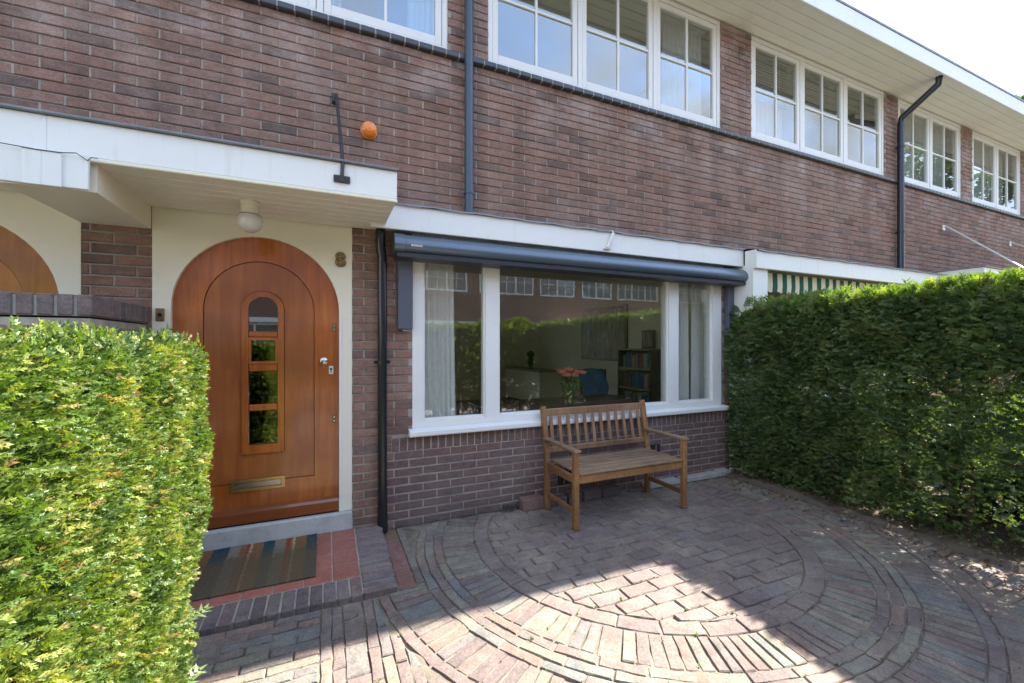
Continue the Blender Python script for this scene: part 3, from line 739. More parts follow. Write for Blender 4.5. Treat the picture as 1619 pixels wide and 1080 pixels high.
def cellwall(x0, x1, z0, z1, holes, y0, y1, f=lambda x: x):
    m = MB(); xs = sorted({x0, x1} | {h for o in holes for h in o[:2] if x0 < h < x1}); zs = sorted({z0, z1} | {h for o in holes for h in o[2:] if z0 < h < z1})
    for a, b in zip(xs, xs[1:]):
        run = None
        for c, d in list(zip(zs, zs[1:])) + [(None, None)]:
            solid = c is not None and not any(o[0] <= (a + b) / 2 <= o[1] and o[2] <= (c + d) / 2 <= o[3] for o in holes)
            if solid: run = (run[0], d) if run else (c, d)
            elif run: m.box(f(a), f(b), y0, y1, *run); run = None
    return m
def arch(cx, hw, zb, zs, n=28, r=None):
    p = [(cx - hw, zb), (cx + hw, zb), (cx + hw, zs)] + [(cx + hw * math.cos(PI * k / n), zs + hw * math.sin(PI * k / n)) for k in range(1, n)] + [(cx - hw, zs)]
    return p
def rectlike(cx, x0, x1, zb, zt, zs, n=28):
    p = [(x0, zb), (x1, zb), (x1, zs)]
    ths = [PI * k / n for k in range(1, n)]
    ca = math.atan2(zt - zs, x1 - cx); cb = math.atan2(zt - zs, x0 - cx)
    ia = min(range(len(ths)), key=lambda i: abs(ths[i] - ca)); ib = min(range(len(ths)), key=lambda i: abs(ths[i] - cb))
    for i, t in enumerate(ths):
        if i == ia: p.append((x1, zt)); continue
        if i == ib: p.append((x0, zt)); continue
        c, s = math.cos(t), math.sin(t)
        kx = (x1 - cx) / c if c > 1e-6 else ((x0 - cx) / c if c < -1e-6 else 1e9); kz = (zt - zs) / s
        q = min(kx, kz); p.append((cx + c * q, zs + s * q))
    return p + [(x0, zs)]

def window(par, f, x0, x1, z0, z1, nsash, glass='glass_up', y=0.012, name='window', far=False):
    fr = MB(); w = 0.042
    fr.box(f(x0), f(x1), y, y + 0.09, z0, z0 + w); fr.box(f(x0), f(x1), y, y + 0.09, z1 - w, z1)
    sw = (x1 - x0 - w) / nsash
    for k in range(nsash + 1):
        xx = x0 + k * sw; fr.box(f(xx), f(xx + w), y + 0.001, y + 0.089, z0 + w, z1 - w)
    W_ = fr.build(name, 'white', par)
    for k in range(nsash):
        a, b = x0 + w + k * sw + 0.004, x0 + (k + 1) * sw - 0.004; c, d = z0 + w + 0.004, z1 - w - 0.004
        s = MB(); st = 0.05; ys = y + 0.006; yb = y + 0.06
        s.box(f(a), f(a + st), ys, yb, c, d, 0.004); s.box(f(b - st), f(b), ys, yb, c, d, 0.004)
        s.box(f(a + st), f(b - st), ys + .001, yb - .001, c, c + 0.07, 0.004); s.box(f(a + st), f(b - st), ys + .001, yb - .001, d - 0.05, d, 0.004)
        s.build('sash', 'white', W_)
        ga, gb, gc, gd = a + st, b - st, c + 0.07, d - 0.05; mxx = (ga + gb) / 2; mz = (gc + gd) / 2 + 0.0; bw = 0.011
        g = MB(); g.box(f(mxx - bw), f(mxx + bw), ys + 0.008, ys + 0.04, gc, gd, 0.003); g.build('glazing_bar', 'white', W_)
        for (p, q) in ((ga, mxx - bw), (mxx + bw, gb)):
            MB().box(f(p), f(q), ys + 0.008, ys + 0.04, mz - bw, mz + bw, 0.003).build('glazing_bar', 'white', W_)
            for (u, v) in ((gc, mz - bw), (mz + bw, gd)):
                MB().box(f(p + .001), f(q - .001), ys + 0.022, ys + 0.027, u + .001, v - .001).build('pane', glass, W_)
    return W_
def door(par, f, gold=False):
    cx = -0.412; hw = 0.492; zb = 0.192; zs = 1.638; y = 0.035
    A, B_, D_ = ('door', 'door_panel', 'door_rail') if not gold else ('door_gold',) * 3
    fx = lambda pts: [(f(x), z) for x, z in pts]
    # outer stiles and arch
    ins = arch(cx, 0.33, 0.46, zs - 0.0)
    d = MB(); o_ = arch(cx, hw, 0.30, zs); d.ring(fx(o_), fx(ins), y, y + 0.045); dr = d.build('door', A, par); auto_smooth(dr, 30)
    def part(m, nm, mt, sm=False): 
        o = m.build(nm, mt, dr); 
        if sm: auto_smooth(o, 30)
        return o
    gl = arch(cx + 0.012, 0.128, 0.655, 1.70 - 0.06)
    pz = MB(); pz.ring(fx(arch(cx, 0.326, 0.464, zs)), fx(gl), y + 0.007, y + 0.04); part(pz, 'door_panel', B_)
    # light frame: four openings between rails
    c2 = cx + 0.012; fw = 0.088
    lf = MB(); lf.ring(fx(arch(c2, 0.126, 0.657, 1.638)), fx(arch(c2, fw, 0.715, 1.638)), y - 0.008, y + 0.034); part(lf, 'light_frame', A)
    rails = [(0.945, 0.99), (1.215, 1.265), (1.45, 1.49)]
    for z0, z1 in rails: part(MB().box(f(c2 - fw), f(c2 + fw), y - 0.004, y + 0.03, z0, z1, 0.006), 'light_rail', A)
    zs_ = [0.715] + [v for r_ in rails for v in r_] + [None]
    for i in range(3): part(MB().box(f(c2 - fw + .001), f(c2 + fw - .001), y + 0.012, y + 0.018, zs_[2 * i] + .001, zs_[2 * i + 1] - .001), 'pane', 'glass')
    part(MB().prism(fx(arch(c2, fw - 0.001, 1.491, 1.638)), y + 0.012, y + 0.018), 'pane', 'glass')
    # inner casement around the second light
    if not gold:
        m = MB(); q = 0.016
        m.box(f(c2 - fw), f(c2 - fw + q), y - .002, y + 0.011, 1.267, 1.448); m.box(f(c2 + fw - q), f(c2 + fw), y - .002, y + 0.011, 1.267, 1.448)
        m.box(f(c2 - fw + q), f(c2 + fw - q), y - .002, y + 0.011, 1.267, 1.285); m.box(f(c2 - fw + q), f(c2 + fw - q), y - .002, y + 0.011, 1.43, 1.448); part(m, 'light_frame', A)
    # bottom rail with drip board
    part(MB().box(f(cx - hw), f(cx + hw), y + 0.002, y + 0.045, zb, 0.2995), 'bottom_rail', D_)
    pr = [(y + 0.001, zb + 0.004), (y - 0.028, zb + 0.006), (y - 0.028, zb + 0.075), (y - 0.020, zb + 0.092), (y + 0.001, zb + 0.108)]
    m = MB(); a, b = sorted((f(cx - hw + 0.002), f(cx + hw - 0.002))); m.extx(pr, a, b); part(m, 'drip_board', D_)
    # rail carrying the letterbox
    part(MB().box(f(cx - 0.326), f(cx + 0.326), y + 0.003, y + 0.006, 0.305, 0.459), 'letter_rail', D_)
    m = MB(); zl0, zl1 = 0.408, 0.487; xl0, xl1 = -0.588, -0.268; yl = y - 0.010
    m.ring(fx([(xl0, zl0), (xl1, zl0), (xl1, zl1), (xl0, zl1)]), fx([(xl0 + .022, zl0 + .018), (xl1 - .022, zl0 + .018), (xl1 - .022, zl1 - .018), (xl0 + .022, zl1 - .018)]), yl, y + 0.003); part(m, 'letterbox', 'brass')
    m = MB(); m.box(f(xl0 + .023), f(xl1 - .023), yl + .004, y + .004, zl0 + .019, zl1 - .019, 0.003); part(m, 'letterbox_flap', 'steel')
    m = MB(); m.lathe((f(-0.02), y, 1.283), [(0.024, 0.0), (0.024, -0.006), (0.011, -0.010), (0.010, -0.03), (0.022, -0.038), (0.028, -0.052), (0.024, -0.066), (0.010, -0.073)], 20, 'y'); part(m, 'door_knob', 'steel', True)
    part(MB().box(f(0.012), f(0.042), y - 0.006, y, 1.185, 1.245, 0.003), 'lock_plate', 'pvc')
    m = MB(); m.lathe((f(0.027), y - 0.006, 1.222), [(0.008, 0), (0.008, -0.003)], 12, 'y'); m.box(f(0.024), f(0.030), y - .009, y - .006, 1.195, 1.216); part(m, 'keyhole', 'black')
    for zz in (1.525, 0.86):
        m = MB(); m.box(f(0.035), f(0.062), y - 0.004, y, zz - 0.03, zz + 0.03, 0.002); part(m, 'hinge_plate', 'brass_dull')
        m = MB(); m.lathe((f(0.048), y - 0.004, zz + .012), [(0.007, 0), (0.006, -0.006)], 10, 'y'); m.lathe((f(0.048), y - 0.004, zz - .014), [(0.007, 0), (0.006, -0.006)], 10, 'y'); part(m, 'hinge_screw', 'steel')
    return dr

for key, X0, X1, f in HX:
    h = H[key]; near = key in 'ZAB'
    mort[key].build('mortar', 'mortar_dark' if False else 'mortar', h, fix=False)
    # solid wall behind the bricks
    m = cellwall(-1.165, 4.19, -0.05, 4.95, HOLE, 0.0105, 0.30, f); m.build('wall', 'mortar_dark', h)
    # sill tiles, one by one along the first floor
    a, b = sorted((X0, X1)); n = int((b - a) / 0.107)
    sm = MB(); cnt = 0
    for k in range(n + 1):
        xa = a + k * 0.107; xb = min(xa + 0.101, b)
        if xb - xa < 0.02: continue
        vis = seen(xa, 0, 3.72, 0)
        if vis and key in 'AB':
            me = MB().box(xa, xb, -0.045, 0.03, 3.697 + random.uniform(-.001, .001), 3.741, 0.006).build('sill_tile', 'sill_tile', h)
        else: sm.box(xa, xb, -0.045, 0.03, 3.697, 3.741, 0.005)
    if sm.v: sm.build('sill_tiles', 'sill_tile', h, kind='stuff')
    MB().box(a, b, -0.041, 0.012, 3.700, 3.737).build('sill_grout', 'grout', h)
    # windows upstairs
    window(h, f, -0.98, 0.887, 3.747, 4.945, 2)
    window(h, f, 1.233, 3.947, 3.747, 4.945, 3)
    # eaves: boards, fascia, edge strip
    for k in range(5):
        y1 = -0.001 - k * 0.1035
        MB().box(a, b, y1 - 0.098, y1, 4.951, 4.966, 0.005).build('soffit_board', 'soffit', h)
    MB().box(a, b, -0.52, 0.3, 4.968, 5.0).build('eaves_deck', 'soffit', h)
    MB().box(a, b, -0.549, -0.522, 4.925, 5.115, 0.004).build('fascia', 'fascia', h)
    MB().box(a, b, -0.556, -0.44, 5.117, 5.140).build('roof_edge', 'lead', h)
    rf = MB(); rf.add([(a, -0.5, 5.142), (b, -0.5, 5.142), (b, 4.2, 8.0), (a, 4.2, 8.0), (a, 8.6, 5.142), (b, 8.6, 5.142)], [(0, 1, 2, 3), (3, 2, 5, 4), (0, 3, 4), (1, 5, 2), (0, 4, 5, 1)])
    rf.build('roof', 'roof', h)
    # rooms
    rm = MB(); lo, hi = -1.165, 4.19
    for (p, q) in ((lo, lo + 0.1), (4.06, hi)): rm.box(f(p), f(q), 0.301, 8.0, 0.0, 4.94)
    rm.box(f(lo + .1), f(4.06), 0.301, 5.5, 2.45, 2.62)
    rm.box(f(lo + .1), f(4.06), 0.301, 5.5, 4.955, 4.965)
    rm.build('room_wall', 'plaster', h)
    m = cellwall(lo + 0.1, 4.06, 0.0, 4.95, [(0.45, 2.25, 0.25, 2.40), (-0.95, 1.6, 3.4, 4.75), (1.8, 3.95, 3.4, 4.75)], 5.5, 5.7, f); m.build('room_wall', 'plaster', h)  # rear openings added, then widened, to let more daylight into the rooms
    MB().box(f(0.30), f(0.42), 0.301, 5.499, 0.22, 2.449).build('room_wall', 'plaster', h)
    MB().box(f(lo + .1), f(4.06), 0.301, 5.499, 0.0, 0.21).build('room_floor', 'floor_wood', h)
    window(h, f, 0.452, 2.248, 0.252, 2.398, 2, 'glass', y=5.52)  # unseen rear window filling the added daylight opening
    # bay window
    g = MB(); y = 0.0
    g.box(f(0.606), f(3.976), y, 0.12, 2.20, 2.262)
    g.box(f(0.606), f(0.692), y, 0.12, 0.742, 2.20); g.box(f(3.825), f(3.952), y, 0.12, 0.742, 2.20)
    g.box(f(1.211), f(1.332), y + .002, 0.118, 0.80, 2.20); g.box(f(3.207), f(3.335), y + .002, 0.118, 0.80, 2.20)
    g.box(f(0.692), f(3.825), y + .001, 0.119, 0.744, 0.80)
    bw = g.build('bay_window', 'white', h)
    for (p, q) in ((0.692, 1.211), (1.332, 3.207), (3.335, 3.825)):
        bd = MB(); t = 0.014
        bd.box(f(p), f(p + t), 0.022, 0.04, 0.80, 2.2); bd.box(f(q - t), f(q), 0.022, 0.04, 0.80, 2.2); bd.box(f(p + t), f(q - t), 0.020, 0.04, 0.80, 0.82); bd.box(f(p + t), f(q - t), 0.022, 0.04, 2.18, 2.2)
        bd.build('glazing_bead', 'white', bw)
        MB().box(f(p + .002), f(q - .002), 0.042, 0.048, 0.802, 2.198).build('pane', 'glass', bw)
    A_, B_ = sorted((f(0.575), f(4.005))); sl_ = MB(); sl_.extx([(0.12, 0.692), (-0.055, 0.692), (-0.060, 0.70), (-0.060, 0.728), (-0.05, 0.737), (-0.002, 0.748), (-0.002, 0.741), (0.12, 0.741)], A_, B_)
    sl_.build('window_sill', 'white', bw)
    # long bay board with lead flashing
    yo = 0.15 if key in 'BC' else 0.0; zo = 0.035 if yo else 0.0; xe2 = 4.13 + 0.0 if yo else 4.055
    MB().box(f(0.28), f(4.30 if key == 'B' else 4.0815), -0.172 - yo, -0.148 - yo, 2.235 - zo, 2.418 - zo, 0.004).build('bay_fascia', 'fascia', h)
    MB().box(f(0.28), f(4.30 if key == 'B' else xe2), -0.147 - yo, -0.001, 2.262 - zo, 2.28 - zo).build('bay_soffit', 'soffit', h)
    fl = MB(); A2, B2 = sorted((f(0.386), f(4.19 if not yo else 4.30))); x = A2
    while x < B2 - 0.01:
        e = min(x + 0.9, B2); nseg = 8; vs = []; fs = []
        for q in range(nseg + 1):
            xx = x + (e - x) * q / nseg; wv = 0.004 * math.sin(q * 1.9 + x * 5)
            vs += [(xx, -0.192 - yo, 2.412 + wv - zo), (xx, -0.190 - yo, 2.424 + wv - zo), (xx, -0.10 - yo, 2.436 + wv * .5 - zo * .7), (xx, -0.006, 2.447), (xx, -0.004 - 0.003 * abs(math.sin(q * 2.7)), 2.478 + 0.006 * math.sin(q * 1.3 + x * 3))]
        for q in range(nseg):
            for u in range(4): b0 = q * 5 + u; fs.append((b0, b0 + 5, b0 + 6, b0 + 1))
        fl.add(vs, fs); x = e
    o = fl.build('lead_flashing', 'lead', h, fix=False)
    if key == 'B':
        MB().box(4.075, 4.30, -0.285, -0.001, 0.0, 2.226).build('party_post', 'fascia', h)
        MB().box(4.0755, 4.0795, -0.3225, -0.19, 2.2, 2.394).build('bay_return', 'fascia', h)
    # door canopy
    cy = -0.70
    MB().box(f(-1.165), f(0.386), cy, cy + 0.025, 2.272, 2.438, 0.003).build('canopy_fascia', 'fascia', h)
    MB().box(f(-1.165), f(0.388), cy - 0.006, cy + 0.022, 2.252, 2.2705, 0.004).build('canopy_trim', 'cream', h)
    MB().box(f(0.362), f(0.386), cy + 0.026, -0.002, 2.272, 2.438).build('canopy_fascia', 'fascia', h)
    MB().box(f(-1.165), f(0.360), cy + 0.026, -0.002, 2.34, 2.436).build('canopy_deck', 'fascia', h)
    nb = 7; bw_ = (0.67) / nb
    for k in range(nb):
        y0 = cy + 0.027 + k * bw_; MB().box(f(-1.008), f(0.384), y0, y0 + bw_ - 0.005, 2.256, 2.270, 0.0045).build('soffit_board', 'soffit', h)
    MB().box(f(-1.165), f(0.392), cy - 0.022, -0.002, 2.4395, 2.452, 0.003).build('canopy_lead', 'lead', h)
    MB().box(f(-1.165), f(0.386), -0.012, -0.002, 2.453, 2.482).build('canopy_upstand', 'lead', h)
    # block over the pier between the two front doors
    MB().box(f(-1.165), f(-1.0005), cy + 0.026, -0.002, 2.118, 2.338).build('canopy_block', 'cream', h)
    MB().box(f(-1.165), f(-1.012), cy - 0.028, cy - 0.0065, 2.112, 2.262, 0.003).build('canopy_board', 'fascia', h)
    MB().box(f(-1.165), f(-1.10), cy - 0.040, cy - 0.029, 2.108, 2.266, 0.002).build('canopy_board', 'fascia', h)
    # surround and threshold
    cxd = -0.412
    s = MB(); s.ring([(f(x), z) for x, z in rectlike(cxd, -0.998, 0.168, 0.19, 2.268, 1.638)], [(f(x), z) for x, z in arch(cxd, 0.492, 0.19, 1.638)], 0.004, 0.10)
    sr = s.build('door_surround', 'cream', h); auto_smooth(sr, 30)
    MB().box(f(0.0805), f(0.10), -0.006, 0.003, 0.30, 1.60, 0.002).build('frame_bead', 'white', h)
    MB().box(f(-1.0), f(0.169), -0.035, 0.10, 0.0, 0.188, 0.008).build('threshold', 'stone', h)
    door(h, f, gold=(key == 'Z'))
    pass
shz = lambda m: setattr(m, 'v', [(v[0], v[1], v[2] - (0.042 * (-v[1] - .035) / .82 if v[2] > 0.03 else 0)) for v in m.v])
# ================================================================ low wall beside the neighbour's porch
lw = thing('garden_wall', 'chest-high brick wall with upright cap bricks between the two front doors', 'wall', (-1.25, -0.4, 0))
wx0, wx1, wy0, wy1, wz = -1.95, -1.012, -0.69, -0.003, 1.53
MB().box(wx0 + .012, wx1 - .012, wy0 + .012, wy1, 0, wz - 0.01).build('mortar', 'mortar', lw)
m = MB(); lst = []
for r in range(int(wz / CH)):
    z = r * CH + BH / 2; off = 0.11 * (r % 2)
    x = wx1 - (0.10 if r % 2 else 0.21)
    xx = wx1; first = True
    while xx > wx0 + 0.05:
        w = 0.10 if (first and r % 2) else 0.21; first = False
        a = max(xx - w, wx0); lst.append(('f', (a + xx) / 2, z, xx - a)); xx -= w + 0.01
    yy = wy0 + 0.051; nl = 0.159 if r % 2 else 0.049
    while yy < wy1 - 0.02:
        b_ = min(yy + nl, wy1); lst.append(('s', (yy + b_) / 2, z, b_ - yy)); yy += nl + 0.01; nl = 0.21
for kind, c, z, w in lst:
    big_ = z > 1.2
    if kind == 'f': loc, rz = (c, wy0, z), 0
    else: loc, rz = (wx1, c, z), PI / 2
    if big_: link('brick', brick_mesh(w, BH, 'brick'), lw, tuple(Vector(loc) - lw.location), (0, 0, rz))
    else:
        vs, fs = brick_geo(w, BH); mt = Matrix.Rotation(rz, 4, 'Z'); m.add([tuple(mt @ Vector(v) + Vector(loc)) for v in vs], fs)
m.build('brickwork', 'brick', lw, kind='stuff', fix=False)
# cap: bricks on end; faces to the street are wide-jointed, along the side narrow
x = wx1
capm = MB().box(wx0 + .01, wx1 - .01, wy0 + .008, wy1, wz, wz + 0.092).build('mortar', 'grout', lw)
while x > wx0:
    MB().box(x - 0.056, x, wy0, wy0 + 0.20, wz + 0.003, wz + 0.10, 0.004).build('cap_brick', 'kerb_brick', lw); x -= 0.0685
y = wy0 + 0.205
while y < wy1 - 0.03:
    MB().box(wx1 - 0.2, wx1 + 0.001, y, y + 0.050, wz + 0.003, wz + 0.10 + random.uniform(-.002, .002), 0.004).build('cap_brick', 'kerb_brick', lw); y += 0.054

# ================================================================ doorstep
st = thing('doorstep', 'low front doorstep of red quarry tiles edged with dark bricks', 'step', (-0.4, -0.4, 0))
TZ = 0.068
mm = MB().box(-1.0, STEP_X - 0.012, STEP_Y + 0.012, -0.036, -0.04, TZ - 0.005); shz(mm); mm.build('step_core', 'mortar', st)
def slab(name, mt, x0, x1, y0, y1, z0, z1, par):
    m = MB(); j = lambda: random.uniform(-.001, .001); m.box(x0 + j(), x1 + j(), y0 + j(), y1 + j(), z0, z1 + random.uniform(-.0015, .0015), 0.004); shz(m)
    return m.build(name, mt, par)
xe = 0.178
for i in range(8):
    for j in range(4):
        x1 = xe - i * 0.152; y0 = -0.662 + j * 0.157 + 0.003
        slab('tile', 'tile', x1 - 0.145, x1, y0, min(y0 + 0.153, -0.037), TZ - 0.01, TZ, st)
x = STEP_X - 0.192 + 0.0
x = 0.180
while x > -1.0:
    slab('kerb_brick', 'kerb_brick', x - 0.066 + 0.008, x, STEP_Y, -0.669, -0.03, TZ + 0.001, st); x -= 0.068
y = STEP_Y
while y < -0.04:
    y1 = min(y + 0.054, -0.037); slab('kerb_brick', 'kerb_brick', 0.187, STEP_X, y, y1 - 0.009, -0.03, TZ + 0.001, st); y += 0.0545
m = MB(); nx, ny = 60, 22; vs = []; fs = []
for j in range(ny + 1):
    for i in range(nx + 1):
        u = i / nx; v = j / ny; vs.append((-1.0 + 0.94 * u, -0.59 + 0.545 * v, TZ + 0.0085 + 0.0015 * math.sin(u * 9) * math.sin(v * 5) + random.uniform(-.0012, .0012)))
for j in range(ny):
    for i in range(nx): a = j * (nx + 1) + i; fs.append((a, a + 1, a + nx + 2, a + nx + 1))
m.add(vs, fs); m.box(-1.0, -0.06, -0.59, -0.045, TZ + 0.003, TZ + 0.0055); shz(m)
o = m.build('doormat', 'mat', None, fix=False); tag(o, 'worn striped orange and dark teal doormat on the red tile doorstep', 'doormat')

# ================================================================ drainpipes
def pipe_thing(label, pts, r, mt, clamps, collar=(), loc=None):
    t = thing('drainpipe', label, 'drainpipe', loc or tuple(pts[-1]), 'drainpipes on the brick fronts')
    o = MB().tube(pts, r, 16).build('pipe', mt, t); auto_smooth(o, 50)
    r = r[-2] if isinstance(r, list) else r
    for c in clamps:
        m = MB(); m.lathe((pts[-1][0] if not isinstance(c, tuple) else c[0], pts[-1][1] if not isinstance(c, tuple) else c[1], (c if not isinstance(c, tuple) else c[2]) - 0.014), [(r + .001, 0), (r + 0.006, 0.001), (r + 0.006, 0.027), (r + .001, 0.028)], 16)
        cx = pts[-1][0]; m.box(cx - r - 0.03, cx - r + .001, pts[-1][1] - 0.006, pts[-1][1] + 0.006, (c if not isinstance(c, tuple) else c[2]) - 0.012, (c if not isinstance(c, tuple) else c[2]) + 0.012)
        m.box(cx + r - .001, cx + r + 0.02, pts[-1][1] - 0.006, pts[-1][1] + 0.006, (c if not isinstance(c, tuple) else c[2]) - 0.012, (c if not isinstance(c, tuple) else c[2]) + 0.012)
        m.box(cx - 0.008, cx + 0.008, pts[-1][1], -0.001, (c if not isinstance(c, tuple) else c[2]) - 0.006, (c if not isinstance(c, tuple) else c[2]) + 0.006)
        m.build('pipe_clamp', mt, t)
    return t
pipe_thing('black lower drainpipe between the front door and the bay window', [(0.362, -0.062, 2.25), (0.362, -0.062, 2.12), (0.374, -0.055, 2.05), (0.376, -0.055, 1.5), (0.376, -0.055, 0.32), (0.378, -0.058, 0.012)],
           [0.036, 0.036, 0.034, 0.034, 0.034, 0.038], 'pipe_black', [(0.376, -0.055, 1.27)])
tp = pipe_thing('blue-grey upper drainpipe standing on the bay roof between two upstairs windows', [(1.045, -0.40, 4.97), (1.045, -0.36, 4.86), (1.045, -0.075, 4.62), (1.045, -0.06, 4.55), (1.045, -0.06, 2.46)], 0.036, 'pipe_blue', [4.3, 2.62])
pipe_thing('dark upper drainpipe with an angled top elbow, beyond the second group of windows', [(7.42, -0.47, 4.97), (7.42, -0.46, 4.86), (7.42, -0.07, 4.60), (7.42, -0.06, 4.52), (7.42, -0.06, 2.46)], 0.04, 'pipe_navy', [4.2, 3.0])
# ================================================================ awning
aw = thing('awning', 'closed blue-grey awning cassette mounted above the bay window', 'awning', (2.3, -0.15, 2.06))
ya = -0.148
prof = [(-0.02, 2.215), (-0.10, 2.218), (-0.165, 2.205), (-0.205, 2.18), (-0.228, 2.145), (-0.232, 2.11), (-0.218, 2.085), (-0.19, 2.072), (-0.02, 2.072)]
o = MB().extx(prof, 0.520, 4.16).build('cassette', 'awning', aw); auto_smooth(o, 40)
pl = [(y * 1.02 - 0.002, 2.15 + (z - 2.15) * 1.06) for y, z in prof]
for a, b in ((0.440, 0.517), (4.163, 4.215)):
    o = MB().extx(pl, a, b).build('end_cap', 'awning', aw); auto_smooth(o, 40)
MB().extx(pl, 0.5172, 0.5198).build('end_joint', 'awning_dark', aw)
MB().extx([(-0.196, 2.070), (-0.205, 2.060), (-0.20, 2.035), (-0.06, 2.03), (-0.06, 2.070)], 0.46, 4.19).build('front_bar', 'awning_dark', aw)
for k, (w_, x_) in enumerate([(0.016, 0), (0.012, 0.019), (0.014, 0.034), (0.010, 0.051), (0.016, 0.064)]):
    MB().box(0.555 + x_, 0.555 + x_ + w_, -0.2345, -0.2305, 2.108, 2.122).build('badge', 'steel', aw)
for (xa, xb, lab) in ((0.487, 0.598, 'tall grey metal box hanging under the left end of the awning'), (3.985, 4.075, 'grey metal box behind the hedge top under the right end of the awning')):
    t = thing('guide_box', lab, 'metal box', ((xa + xb) / 2, -0.03, 1.51), 'metal boxes under the awning ends')
    MB().box(xa, xb, -0.066, -0.004, 1.515, 2.05, 0.006).build('box_body', 'box_grey', t)
    MB().box(xa + 0.035, xb - 0.03, -0.060, -0.02, 1.500, 1.514, 0.002).build('box_latch', 'steel', t)
# clip on the bay fascia
t = thing('wind_sensor', 'small white rod fixture on the white board above the bay window', 'fixture', (2.3, -0.19, 2.26))
MB().box(2.265, 2.335, -0.20, -0.173, 2.255, 2.268, 0.003).build('base_plate', 'pvc', t)
o = MB().tube([(2.30, -0.192, 2.268), (2.352, -0.205, 2.40)], 0.017, 12).build('rod', 'pvc', t); auto_smooth(o)
o = MB().tube([(2.352, -0.205, 2.402), (2.354, -0.19, 2.425), (2.356, -0.03, 2.46)], 0.006, 8).build('arm', 'pvc', t); auto_smooth(o)
# ================================================================ porch lamp, number, bell, orange lamp, pole
t = thing('porch_lamp', 'opal glass globe lamp on a cream base under the porch canopy', 'lamp', (-0.424, -0.35, 2.255))
o = MB().lathe((-0.424, -0.35, 2.255), [(0.055, 0), (0.055, -0.012), (0.048, -0.02), (0.048, -0.066), (0.051, -0.074)], 28).build('lamp_base', 'lampbase', t); auto_smooth(o)
o = MB().lathe((-0.424, -0.35, 2.18), [(0.045, 0), (0.058, -0.012), (0.068, -0.036), (0.066, -0.062), (0.052, -0.088), (0.028, -0.104), (0.004, -0.109)], 28).build('lamp_globe', 'lampglass', t); auto_smooth(o, 80)
def torus(c, R, r, sx=1.0, sz=1.0, n=24, k=8):
    vs = []; fs = []
    for i in range(n):
        a = 2 * PI * i / n
        for j in range(k):
            b = 2 * PI * j / k; q = R + r * math.cos(b); vs.append((c[0] + sx * q * math.cos(a), c[1] + r * 0.7 * math.sin(b), c[2] + sz * q * math.sin(a)))
    for i in range(n):
        for j in range(k): fs.append((i * k + j, i * k + (j + 1) % k, ((i + 1) % n) * k + (j + 1) % k, ((i + 1) % n) * k + j))
    return vs, fs
m = MB(); m.add(*torus((0.090, -0.006, 1.994), 0.024, 0.0135, 1.0, 0.88)); m.add(*torus((0.090, -0.006, 2.039), 0.022, 0.013, 1.0, 0.90))
o = m.build('house_number', 'brass_dull'); auto_smooth(o, 60); tag(o, 'old brass house number 8 on the cream door surround', 'house number')
t = thing('doorbell', 'small dull brass doorbell plate left of the arched door', 'doorbell', (-0.955, 0, 1.56))
MB().box(-0.978, -0.934, -0.006, 0.003, 1.545, 1.625, 0.003).build('bell_plate', 'brass_dull', t)
o = MB().lathe((-0.956, -0.006, 1.585), [(0.011, 0), (0.011, -0.004), (0.006, -0.007)], 12, 'y').build('bell_button', 'black', t)
t = thing('signal_lamp', 'round orange signal lamp high on the brick wall above the canopy', 'signal lamp', (0.285, -0.03, 2.985))
o = MB().lathe((0.285, -0.001, 2.985), [(0.060, 0), (0.060, -0.016), (0.052, -0.018)], 28, 'y').build('lamp_socket', 'amber', t); auto_smooth(o)
o = MB().lathe((0.285, -0.0165, 2.985), [(0.056, 0), (0.057, -0.012), (0.0545, -0.018), (0.056, -0.022), (0.052, -0.030), (0.0525, -0.035), (0.045, -0.043), (0.0445, -0.048), (0.034, -0.053), (0.032, -0.058), (0.018, -0.060), (0.003, -0.063)], 28, 'y').build('lens', 'amber', t); auto_smooth(o, 30)
for a_ in (0.6, 2.2, 3.8, 5.4): MB().lathe((0.285 + 0.0535 * math.cos(a_), -0.0182, 2.985 + 0.0535 * math.sin(a_)), [(0.0035, 0), (0.003, -0.003)], 8, 'y').build('screw', 'steel', t)
t = thing('canopy_stay', 'black iron stay rod from the brick wall down to the canopy edge', 'iron rod', (0.08, -0.69, 2.33))
o = MB().tube([(0.055, -0.02, 3.165), (0.060, -0.10, 3.15), (0.066, -0.24, 2.98), (0.078, -0.55, 2.62), (0.082, -0.675, 2.47), (0.082, -0.712, 2.43), (0.078, -0.714, 2.355)], 0.0105, 10).build('rod', 'iron', t); auto_smooth(o, 60)
m = MB(); m.box(0.03, 0.072, -0.03, -0.001, 3.13, 3.20, 0.003); m.lathe((0.052, -0.04, 3.13), [(0.014, 0), (0.016, 0.02), (0.012, 0.04)], 10); m.build('wall_bracket', 'iron', t)
m = MB(); m.box(0.034, 0.122, -0.712, -0.7005, 2.322, 2.362, 0.003); m.build('foot_plate', 'iron', t)
m = MB(); m.box(0.067, 0.089, -0.722, -0.713, 2.322, 2.366, 0.002)
for bx in (0.046, 0.110): m.lathe((bx, -0.712, 2.342), [(0.006, 0), (0.005, -0.004)], 8, 'y')
m.build('foot_clamp', 'iron', t)
t = thing('cable', 'thin dark cable looping along the white board left of the canopy', 'cable', (-1.1, -0.73, 2.27))
o = MB().tube([(-1.6, -0.742, 2.285), (-1.35, -0.742, 2.272), (-1.18, -0.742, 2.262), (-1.10, -0.742, 2.262), (-1.05, -0.735, 2.272), (-1.03, -0.735, 2.258), (-1.012, -0.731, 2.245), (-1.0, -0.73, 2.262), (-0.985, -0.712, 2.269)], 0.0022, 6).build('wire', 'iron', t)

